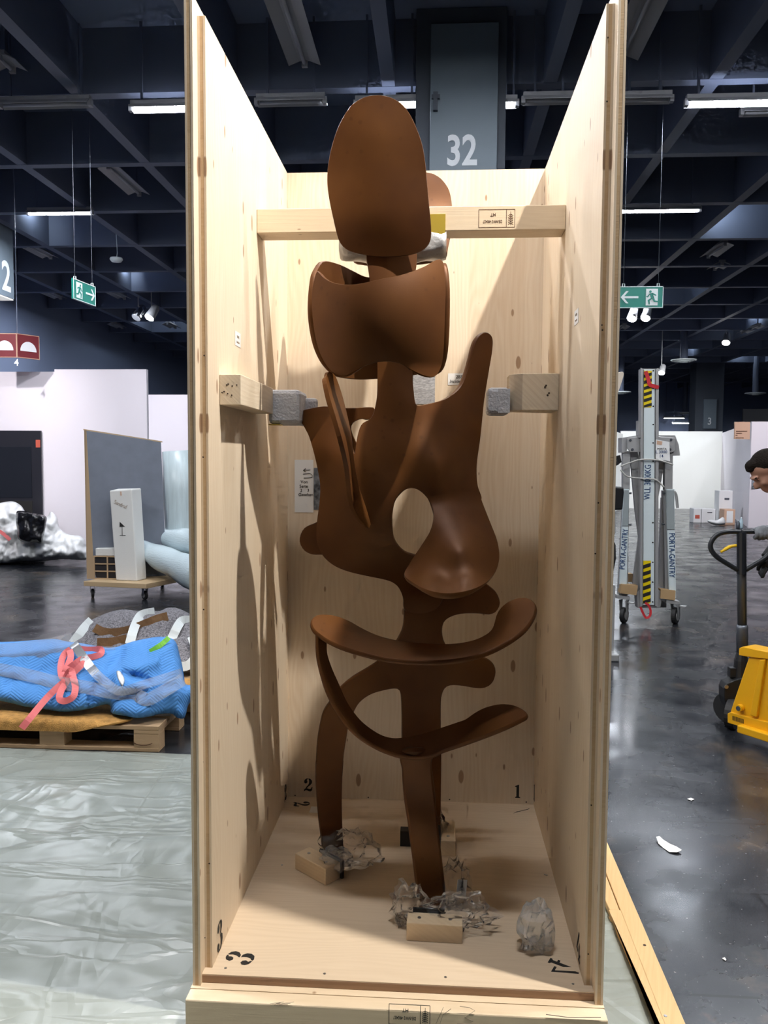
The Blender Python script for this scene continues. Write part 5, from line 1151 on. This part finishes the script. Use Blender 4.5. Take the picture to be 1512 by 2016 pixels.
# gantry -------------------------------------------------------------------------------
ga = thing('portable_gantry', 'folded aluminium gantry on casters with a tall hazard-striped beam', 'gantry', (2.1, 8.3, 0))
gY = 8.05
bm_ = MB().prism([P(x, y, gY) for x, y in [(1262, 726), (1296, 726), (1295, 1193), (1261, 1193)]], (0, .10, 0)).build('main_beam', 'alu', ga)
qp('beam_face', [(1268, 727), (1289, 727), (1287.5, 1191), (1266, 1191)], gY-.012, .0115, 'alu_face', ga)
for a4 in ([(1262, 724), (1266, 726), (1265, 1193), (1260.5, 1195)], [(1291.5, 726), (1297, 724), (1296, 1195), (1290, 1193)]): qp('beam_flange', a4, gY-.025, .025, 'alu', ga)
def stripes(x0, x1, y0, y1, n, dy):
    qp('hazard_field', [(x0, y0), (x1, y0), (x1-1, y1), (x0-1, y1)], gY-.0145, .002, 'haz_yellow', ga)
    h = (y1-y0)/n
    for i in range(n):
        a0 = y0+i*h+h*.45; b0 = min(a0+h*.52, y1)
        qp('hazard_stripe', [(x0-.3, a0+dy), (x1-.3, max(a0-dy, y0)), (x1-.3, b0-dy), (x0-.3, min(b0+dy, y1))], gY-.0158, .001, 'black', ga)
stripes(1268, 1283.5, 730, 802, 6, 2.5); stripes(1266.5, 1281.5, 1104, 1188, 6, 2.5)
for y in (730, 764, 800, 836, 872, 908, 1029, 1068, 1107, 1146, 1185): disc(P(1286.3-(y-700)*.003, y, gY-.0125), (0, -1, 0), .0075, .002).build('bolt_hole', 'black', ga)
text('WLL 3000KG', .085, 'blue_text', ga, P(1275.5, 949, gY-.0142), (0, 0, 1), (-1, 0, 0), 'lettering', bold=.004, sx=.70)
def leg(pp, tp, s, rot):
    qp('leg_panel', pp, gY+.02, .06, 'alu_face', ga)
    return
qp('leg_post', [(1229, 960), (1239, 960), (1236, 1172), (1218, 1172)], gY+.06, .08, 'alu', ga)
qp('leg_panel', [(1228, 963), (1238.5, 963), (1234, 1150), (1220, 1150)], gY+.02, .035, 'alu_face', ga)
qp('leg_panel', [(1311.5, 963), (1327.5, 963), (1331, 1178), (1318, 1178)], gY+.02, .035, 'alu_face', ga)
qp('leg_post', [(1306, 966), (1312, 964), (1320, 1178), (1310, 1178)], gY+.06, .08, 'alu', ga)
for pp in ([(1229.5, 965), (1238, 965), (1237, 1035), (1225, 1035)], [(1312.5, 965), (1327, 965), (1328, 1042), (1313, 1042)]): qp('tread_pad', pp, gY+.012, .007, mat('tread', (.30, .34, .35), .7), ga)
text('PORTA-GANTRY', .075, 'blue_text', ga, P(1228.5, 1081, gY+.017), (.06, 0, 1), (-1, 0, .06), 'lettering', bold=.004, sx=.71)
text('PORTA-GANTRY', .078, 'blue_text', ga, P(1322.5, 1093, gY+.017), (.03, 0, -1), (1, 0, .03), 'lettering', bold=.004, sx=.75)
qp('inner_post', [(1227, 888), (1241, 888), (1240, 965), (1227, 965)], gY+.05, .08, 'alu', ga)
qp('inner_post', [(1310, 888), (1325, 888), (1324, 965), (1309, 965)], gY+.03, .08, 'alu', ga)
qp('diagonal_brace', [(1240, 888), (1256, 888), (1262, 985), (1258, 1060), (1250, 1000)], gY+.09, .04, 'alu', ga)
qp('diagonal_brace', [(1258, 1055), (1262, 1055), (1255, 1165), (1244, 1165)], gY+.09, .04, 'alu', ga)
qp('diagonal_brace', [(1297, 905), (1309, 908), (1296, 980), (1294, 1000)], gY+.09, .04, 'alu', ga)
qp('diagonal_brace', [(1303, 980), (1309, 980), (1306, 1155), (1296, 1155)], gY+.1, .05, 'alu', ga)
qp('head_plate', [(1235, 863), (1240, 861), (1262, 859), (1262, 890), (1240, 890), (1235, 882)], gY+.01, .02, 'alu', ga, bevel=.004)
qp('head_plate', [(1294, 859), (1328, 862), (1330, 865), (1329, 888), (1322, 891), (1294, 891)], gY+.01, .02, 'alu', ga, bevel=.004)
qp('head_bracket', [(1224, 862), (1262, 856), (1262, 860), (1236, 864), (1234, 891), (1224, 891)], gY+.04, .16, 'alu', ga)
qp('head_bracket', [(1296, 857), (1329, 857), (1336, 875), (1339, 897), (1325, 897), (1327, 866), (1296, 862)], gY+.04, .16, 'alu', ga)
for a4 in ([(1257, 828), (1262, 830), (1262, 862), (1257, 862)], [(1294, 828), (1297, 828), (1297, 862), (1294, 862)]): qp('clamp', a4, gY-.01, .1, 'alu', ga)
for x, y in [(1241, 867), (1245, 885), (1319, 885), (1321, 866)]: disc(P(x, y, gY+.009), (0, -1, 0), .013, .004).build('bolt', 'jack_steel', ga)
for pts in ([(1222, 918), (1240, 911), (1262, 905), (1296, 906), (1325, 915)], [(1222, 925), (1235, 938), (1262, 942), (1290, 944), (1308, 960)]): MB().tube(catmull([P(x, y, gY-.035) for x, y in pts], 5, False), .008, 6).build('rope', 'rope', ga, smooth=True)
qp('timber_spacer', [(1223, 1150), (1256, 1153), (1253, 1172), (1221, 1168)], gY-.01, .1, 'card', ga)
qp('timber_spacer', [(1301, 1160), (1330, 1163), (1329, 1182), (1300, 1178)], gY-.01, .1, 'card', ga)
qp('timber_spacer', [(1236, 1130), (1246, 1130), (1246, 1146), (1235, 1146)], gY+.2, .1, 'card', ga); qp('timber_spacer', [(1293, 1132), (1304, 1132), (1304, 1150), (1293, 1148)], gY+.2, .1, 'card', ga)
qp('beam_foot', [(1254, 1166), (1261, 1160), (1261, 1194), (1296, 1193), (1296, 1160), (1304, 1168), (1300, 1197), (1256, 1197)], gY+.005, .12, 'alu', ga)
qp('base_rail', [(1215, 1172), (1240, 1175), (1240, 1181), (1214, 1178)], gY-.0, .3, 'alu', ga); qp('base_rail', [(1312, 1181), (1338, 1184), (1338, 1190), (1312, 1188)], gY-.0, .3, 'alu', ga)
qp('base_post', [(1290, 1175), (1312, 1180), (1312, 1196), (1290, 1196)], gY+.2, .1, 'alu', ga)
for x, y, r in ((1229, 1198, .078), (1330, 1208, .082)):
    c = P(x, y, gY+.05); c.z = r; ax = Vector((.82, -.57, 0)); f = Vector((.57, .82, 0))
    o = MB().tube([c-ax*.022, c-ax*.016, c+ax*.016, c+ax*.022], [r*.88, r, r, r*.88], 24).build('caster_wheel', 'rubber', ga)
    MB().cyl(c-ax*.026, c+ax*.026, r*.58, 18).build('hub', 'alu', o)
    mb = MB(); zt = P(x, 1182 if x < 1300 else 1189, gY).z
    for s_ in (-1, 1): mb.prism([c+ax*s_*.03+f*.02-Vector((0, 0, .01)), c+ax*s_*.03-f*.02-Vector((0, 0, .01)), Vector((c.x, c.y, zt))+ax*s_*.03-f*.06, Vector((c.x, c.y, zt))+ax*s_*.03+f*.03], ax*.004*s_)
    mb.build('caster_fork', 'alu', ga)
    MB().obox(Vector((c.x, c.y, zt-.012))+ax*.05+Vector((.02, 0, -.015)), ax*.03, f*.025, Vector((0, 0, .006))).build('brake_pedal', 'alu', ga)
rs = ribbon('red_strap', [(1271, 731), (1276, 745), (1279, 757), (1287, 760), (1297, 763)], lambda x, y: gY-.02, .035, 'red_strap', ga)
ribbon('red_strap', [(1270, 1187), (1277, 1192), (1281, 1203), (1279, 1213), (1272, 1216), (1267, 1209), (1261, 1195)], lambda x, y: gY-.03, .022, 'red_strap', ga)
pp = qp('notice_sheet', [(1291, 865), (1318, 870), (1319, 908), (1291, 903)], gY-.03, .002, 'paper', ga)
qp('orange_print', [(1293, 867), (1304, 869), (1303, 876), (1293, 875)], gY-.032, .001, 'salmon', ga)
text('PORTA', .028, 'black', ga, P(1303, 884, gY-.0315), (1, 0, 0), (0, 0, 1), 'lettering'); text('L 3000\n14', .04, 'blue_text', ga, P(1302, 894, gY-.0315), (1, 0, 0), (0, 0, 1), 'lettering', bold=.01)
MB().tube(catmull([P(x, y, gY+.03) for x, y in [(1327, 968), (1331, 975), (1334, 1000)]], 4, False), .014, 6).build('handle', 'alu', ga)
for x, y in ((1243, 971), (1305, 971), (1243, 1033), (1303, 1032)):
    MB().cyl(P(x, y, gY+.05), P(x+(-6 if x < 1270 else 6), y, gY+.05), .012, 10, .006).build('locking_pin', 'jack_steel', ga)
# black equipment beside the gantry, mostly hidden by the crate
eq = thing('equipment_stand', 'black equipment case on a grey stand behind right crate edge', 'stand', P(1205, 1230, 6.6))
eq.location.z = 0
qp('case', [(1150, 953), (1228, 959), (1229, 968), (1226, 1004), (1150, 1006)], 6.6, .25, 'blackbox', eq, bevel=.012)
qp('bracket', [(1180, 898), (1212, 904), (1220, 914), (1200, 923), (1180, 922)], 6.6, .08, 'blackbox', eq, bevel=.006)
qp('bracket_arm', [(1213, 898), (1221, 896), (1224, 910), (1219, 913)], 6.6, .05, 'blackbox', eq)
qp('cushion', [(1180, 1060), (1206, 1062), (1213, 1070), (1214, 1100), (1207, 1135), (1196, 1150), (1180, 1150)], 6.6, .2, 'rubber', eq, bevel=.02)
qp('frame_post', [(1200, 1008), (1212, 1010), (1212, 1050), (1200, 1060)], 6.62, .05, 'alu', eq)
c = P(1203, 1200, 6.62); MB().box(c.x-.09, c.x+.03, 6.62, 6.7, .06, P(1203, 1152, 6.62).z).build('frame_post', 'alu', eq)
MB().box(c.x-.09, c.x+.05, 6.5, 6.9, .0, .06).build('foot', 'alu', eq, bevel=.01)
MB().box(c.x-.25, c.x-.08, 6.62, 6.7, .06, 1.75).build('mast', 'blackbox', eq)
o = plate('lamp_shade', [(1198, 740), (1215, 735), (1228, 733), (1224, 752), (1214, 780), (1205, 800), (1196, 806)], lambda x, y: 5.6+.004*(x-1200), .012, mat('cream_board', (.76, .66, .55), .7), eq, step=4)

# far boxes by the white wall
for nm, lab, x0, x1, y0, y1, Y, m_, cat in [
    ('white_carton', 'tall white carton by the far right wall', 1414, 1443, 966, 1030, 21.4, 'cap_white', 'box'),
    ('white_carton', 'low white carton with red print by the far wall', 1365, 1381, 1001, 1030, 21.6, 'cap_white', 'box'),
    ('white_carton', 'low white carton between the red printed and the tall one', 1381, 1409, 1002, 1030, 21.6, 'cap_white', 'box'),
    ('framed_parcel', 'beige edged parcel leaning before the tall white carton', 1425, 1448, 1003, 1032, 21.0, 'salmon', 'parcel')]:
    a, b = P(x0, y1, Y), P(x1, y0, Y); t = thing(nm, lab, cat, (a.x, Y, 0))
    MB().box(a.x, b.x, Y, Y+.35, 0.001, b.z).build('body', m_, t, bevel=.01)
    if nm == 'framed_parcel': MB().box(a.x+.06, b.x-.06, Y-.012, Y-.001, .06, b.z-.04).build('front_sheet', 'paper', t)
    elif 'red' in lab and 'low white carton with' in lab: MB().box(a.x+.04, b.x-.04, Y-.004, Y-.001, b.z*.3, b.z*.55).build('red_print', 'orange_sticker', t)
    else: MB().box(a.x+(b.x-a.x)*.4, a.x+(b.x-a.x)*.75, Y-.004, Y-.001, b.z*.72, b.z*.78).build('dark_print', 'jack_steel', t)
o, _ = puff('film_bundle', [(1392, 1026), (1400, 1023), (1412, 1024), (1424, 1018), (1428, 1032), (1405, 1033)], lambda x, y: 20.8, .12, 'white_film', None, step=2.5, D=5, amp=.05, freq=3)
props(o, 'small white film bundle on the floor before the cartons', 'plastic film')
for x, lab, m_ in ((1459, 'pale water bottle standing by the right white wall', 'water'), (1453, 'small dark bottle left of the pale water bottle', 'jack_steel')):
    c = P(x, 1032, 20.0); c.z = 0.001; h_ = .27 if m_ == 'water' else .2
    t = thing('bottle', lab, 'bottle', c)
    MB().lathe(c, (0, 0, 1), [(.04, 0), (.045, .02), (.045, h_*.65), (.016, h_*.86), (.016, h_*.92)], 14).build('body', m_, t, smooth=True)
    MB().lathe(c, (0, 0, 1), [(.018, h_*.92), (.018, h_)], 10).build('cap', 'signwhite', t)
os_ = thing('wall_sign', 'salmon coloured stand sign on the corner of the right white wall', 'sign', P(1462, 850, 20.15))
sg_ = MB().prism([P(x, y, 20.1) for x, y in [(1447, 830.5), (1477, 830.5), (1476, 865), (1446, 864)]], (0, .05, 0)).build('board', 'salmon', os_)
for x, y, w in ((1460, 849, 22), (1455, 853, 12), (1450, 857, 4), (1456, 862, 16)):
    MB().prism([P(x-w/2, y-.6, 20.095), P(x+w/2, y-.6, 20.095), P(x+w/2, y+.6, 20.095), P(x-w/2, y+.6, 20.095)], (0, -.002, 0)).build('printed_line', 'burn', os_)
pic = MB().prism([P(x, y, 20.15) for x, y in [(1481, 942), (1512, 942), (1503, 958), (1480, 961)]], (0, .02, 0)).build('wall_picture', 'photo', None); props(pic, 'small dark picture on the right white wall beside the head', 'picture')

# ================================================================== PERSON
pe = thing('person', 'person with short dark hair bending over the pallet truck in grey gloves', 'person', (2.72, 5.3, 0))
HP = P(1511, 928, 5.3)              # head centre
def sph(bm, c, r, seg=24): 
    m_ = Matrix.Translation(c)@Matrix.Diagonal((*r, 1)) if not isinstance(r, (int, float)) else Matrix.Translation(c)@Matrix.Scale(r, 4)
    bmesh.ops.create_uvsphere(bm, u_segments=seg, v_segments=seg//2, radius=1, matrix=m_)
# head frame: crown direction k, facing direction f, side s
kdir = Vector((-.66, 0, .75)).normalized(); fdir = Vector((-.75, 0, -.66)).normalized(); sdir = Vector((0, -1, 0))
HM = Matrix(((fdir.x, sdir.x, kdir.x, HP.x), (fdir.y, sdir.y, kdir.y, HP.y), (fdir.z, sdir.z, kdir.z, HP.z), (0, 0, 0, 1)))
HM = HM@Matrix.Scale(1.05, 4)
def hp_(f, s, k): return HM@Vector((f, s, k))
def ell(bm, c, r, rot=None):
    bmesh.ops.create_uvsphere(bm, u_segments=24, v_segments=14, radius=1, matrix=HM@Matrix.Translation(c)@(rot or Matrix())@Matrix.Diagonal((*r, 1)))
def limb(bm, pts, rs, n=16):
    mb = MB().tube(catmull(pts, 5, False), list(np.interp(np.linspace(0, len(rs)-1, (len(pts)-1)*5+1), range(len(rs)), rs)), n)
    vs = [bm.verts.new(v) for v in mb.v]
    for f in mb.f:
        try: bm.faces.new([vs[i] for i in f])
        except ValueError: pass
hand = P(1500, 1057, 4.95); hand2 = P(1503, 1112, 5.02)
neck = hp_(-.05, 0, -.12); chest = Vector((2.50, 5.32, 1.28)); hip = Vector((2.86, 5.35, .98))
shN, shF = Vector((2.36, 5.13, 1.36)), Vector((2.36, 5.52, 1.36))
def remesh(bm, name, m_, vox, parent, smooth_it=6):
    me = bpy.data.meshes.new(name); bm.to_mesh(me); bm.free(); off = origin_of(parent); me.transform(Matrix.Translation(-off)); me.materials.append(M[m_])
    o = bpy.data.objects.new(name, me); COL.objects.link(o); o.parent = parent
    r = o.modifiers.new('remesh', 'REMESH'); r.mode = 'VOXEL'; r.voxel_size = vox; r.use_smooth_shade = True
    s_ = o.modifiers.new('smooth', 'SMOOTH'); s_.iterations = smooth_it; s_.factor = .5
    return o
bm = bmesh.new()
ell(bm, (-.012, 0, .035), (.098, .075, .088)); ell(bm, (.03, 0, -.03), (.066, .062, .085)); ell(bm, (.045, 0, -.085), (.045, .045, .032)); ell(bm, (.02, 0, -.065), (.06, .052, .045))
ell(bm, (.100, 0, -.022), (.022, .013, .026)); ell(bm, (.112, 0, -.034), (.014, .014, .011)); ell(bm, (.085, 0, .022), (.018, .05, .012))
ell(bm, (.082, 0, -.066), (.016, .024, .007)); ell(bm, (.080, 0, -.079), (.016, .022, .008))
for s_ in (-1, 1):
    ell(bm, (-.012, s_*.077, -.012), (.018, .009, .032), Matrix.Rotation(.25, 4, 'Y')); ell(bm, (.06, s_*.035, -.03), (.03, .022, .022))
limb(bm, [hp_(-.02, 0, -.06), neck, Vector((2.36, 5.31, 1.40))], [.055, .056, .075])
limb(bm, [Vector((2.36, 5.31, 1.40)), chest, Vector((2.70, 5.34, 1.10)), hip], [.10, .145, .135, .14])
for sh, hd, el in ((shN, hand, Vector((2.28, 5.02, 1.15))), (shF, hand2, Vector((2.36, 5.45, 1.13)))):
    limb(bm, [Vector((2.42, (sh.y+5.32)/2, 1.36)), sh, el, hd+Vector((.07, .01, .0))], [.08, .062, .045, .03])
for s_ in (-1, 1): limb(bm, [hip+Vector((0, s_*.09, -.02)), Vector((2.72, 5.35+s_*.12, .52)), Vector((2.86, 5.35+s_*.13, .09))], [.10, .07, .045]); limb(bm, [Vector((2.88, 5.35+s_*.13, .05)), Vector((2.68, 5.35+s_*.14, .04))], [.045, .035])
remesh(bm, 'body', 'skin', .007, pe)
bm = bmesh.new()   # hair: cap over the skull down to the nape, short sides
ell(bm, (-.022, 0, .045), (.099, .078, .086)); ell(bm, (.045, 0, .092), (.042, .050, .030)); ell(bm, (-.055, 0, .0), (.058, .070, .06)); ell(bm, (.074, 0, .078), (.018, .040, .018))
remesh(bm, 'hair', 'hair', .006, pe, 3)
bm = bmesh.new()
for s_ in (-1, 1): ell(bm, (.088, s_*.033, .024), (.008, .018, .004))
remesh(bm, 'eyebrow', 'hair', .003, pe, 1)
for s_ in (-1, 1):
    c = hp_(.084, s_*.032, .004); MB().lathe(c, fdir, [(.001, -.006), (.007, -.003), (.006, .0), (.001, .002)], 12).build('eye', 'skin', pe, smooth=True)
    MB().lathe(c+fdir*.0, fdir, [(.004, 0), (.001, .003)], 10).build('iris', 'hair', pe)
bm = bmesh.new()
limb(bm, [Vector((2.345, 5.31, 1.42)), Vector((2.38, 5.31, 1.40)), chest, Vector((2.70, 5.34, 1.10)), hip], [.075, .12, .165, .155, .158])
for sh, el in ((shN, Vector((2.28, 5.02, 1.15))), (shF, Vector((2.36, 5.45, 1.13)))): limb(bm, [Vector((2.42, (sh.y+5.32)/2, 1.36)), sh, sh.lerp(el, .6)], [.10, .08, .068])
remesh(bm, 'shirt', 'shirt', .012, pe)
bm = bmesh.new()
limb(bm, [hip+Vector((-.03, 0, .06)), hip+Vector((.03, 0, -.06))], [.165, .165])
for s_ in (-1, 1): limb(bm, [hip+Vector((0, s_*.09, -.02)), Vector((2.72, 5.35+s_*.12, .52)), Vector((2.87, 5.35+s_*.13, .10))], [.12, .088, .068])
remesh(bm, 'trousers', 'trousers', .014, pe)
for s_ in (-1, 1):
    bm = bmesh.new(); limb(bm, [Vector((2.90, 5.35+s_*.13, .055)), Vector((2.78, 5.35+s_*.135, .05)), Vector((2.65, 5.35+s_*.14, .04))], [.05, .048, .038]); remesh(bm, 'shoe', 'shoe', .01, pe)
# gloved near hand closed around the handle bar (bar runs along X)
bar = P(1494, 1048, hz-.03)
def glove_hand(c, m_, name):
    bm = bmesh.new()
    def E_(p, r): bmesh.ops.create_uvsphere(bm, u_segments=16, v_segments=10, radius=1, matrix=Matrix.Translation(p)@Matrix.Diagonal((*r, 1)))
    E_(c+Vector((.005, -.022, .008)), (.044, .020, .036))
    for i in range(4):
        x = -.036+.023*i; l = (.95, 1.08, 1.03, .85)[i]
        limb(bm, [c+Vector((x, -.022, .022)), c+Vector((x, -.036, -.004)), c+Vector((x, -.030, -.026*l)), c+Vector((x+.002, -.004, -.036*l)), c+Vector((x+.002, .012, -.028*l))], [.0125, .0125, .0118, .011, .0095], 10)
    limb(bm, [c+Vector((.02, .0, .026)), c+Vector((-.005, .018, .022)), c+Vector((-.03, .026, .010)), c+Vector((-.045, .024, -.004))], [.015, .0135, .0125, .010], 10)
    limb(bm, [c+Vector((.03, -.02, .012)), c+Vector((.075, -.01, .03)), c+Vector((.12, .0, .05))], [.032, .03, .036])
    return remesh(bm, name, m_, .0035, pe, 3)
glove_hand(bar+Vector((.012, 0, 0)), 'glove', 'grey_glove')
# far hand hanging, loosely curled
bm = bmesh.new(); c = P(1508, 1108, 5.02)
bmesh.ops.create_uvsphere(bm, u_segments=16, v_segments=10, radius=1, matrix=Matrix.Translation(c)@Matrix.Diagonal((.036, .03, .045, 1)))
for i in range(4): limb(bm, [c+Vector((-.004, -.03+.02*i, -.03)), c+Vector((-.022, -.03+.02*i, -.060)), c+Vector((-.026+.004*i, -.028+.02*i, -.092+.006*abs(i-1)))], [.0115, .0112, .009], 10)
limb(bm, [c+Vector((-.02, -.02, .01)), c+Vector((-.05, -.03, -.015)), c+Vector((-.058, -.032, -.045))], [.014, .013, .010], 10)
limb(bm, [c+Vector((.0, .0, .03)), c+Vector((.06, .02, .10))], [.033, .036])
remesh(bm, 'dark_glove', 'glove_dark', .0035, pe, 3)
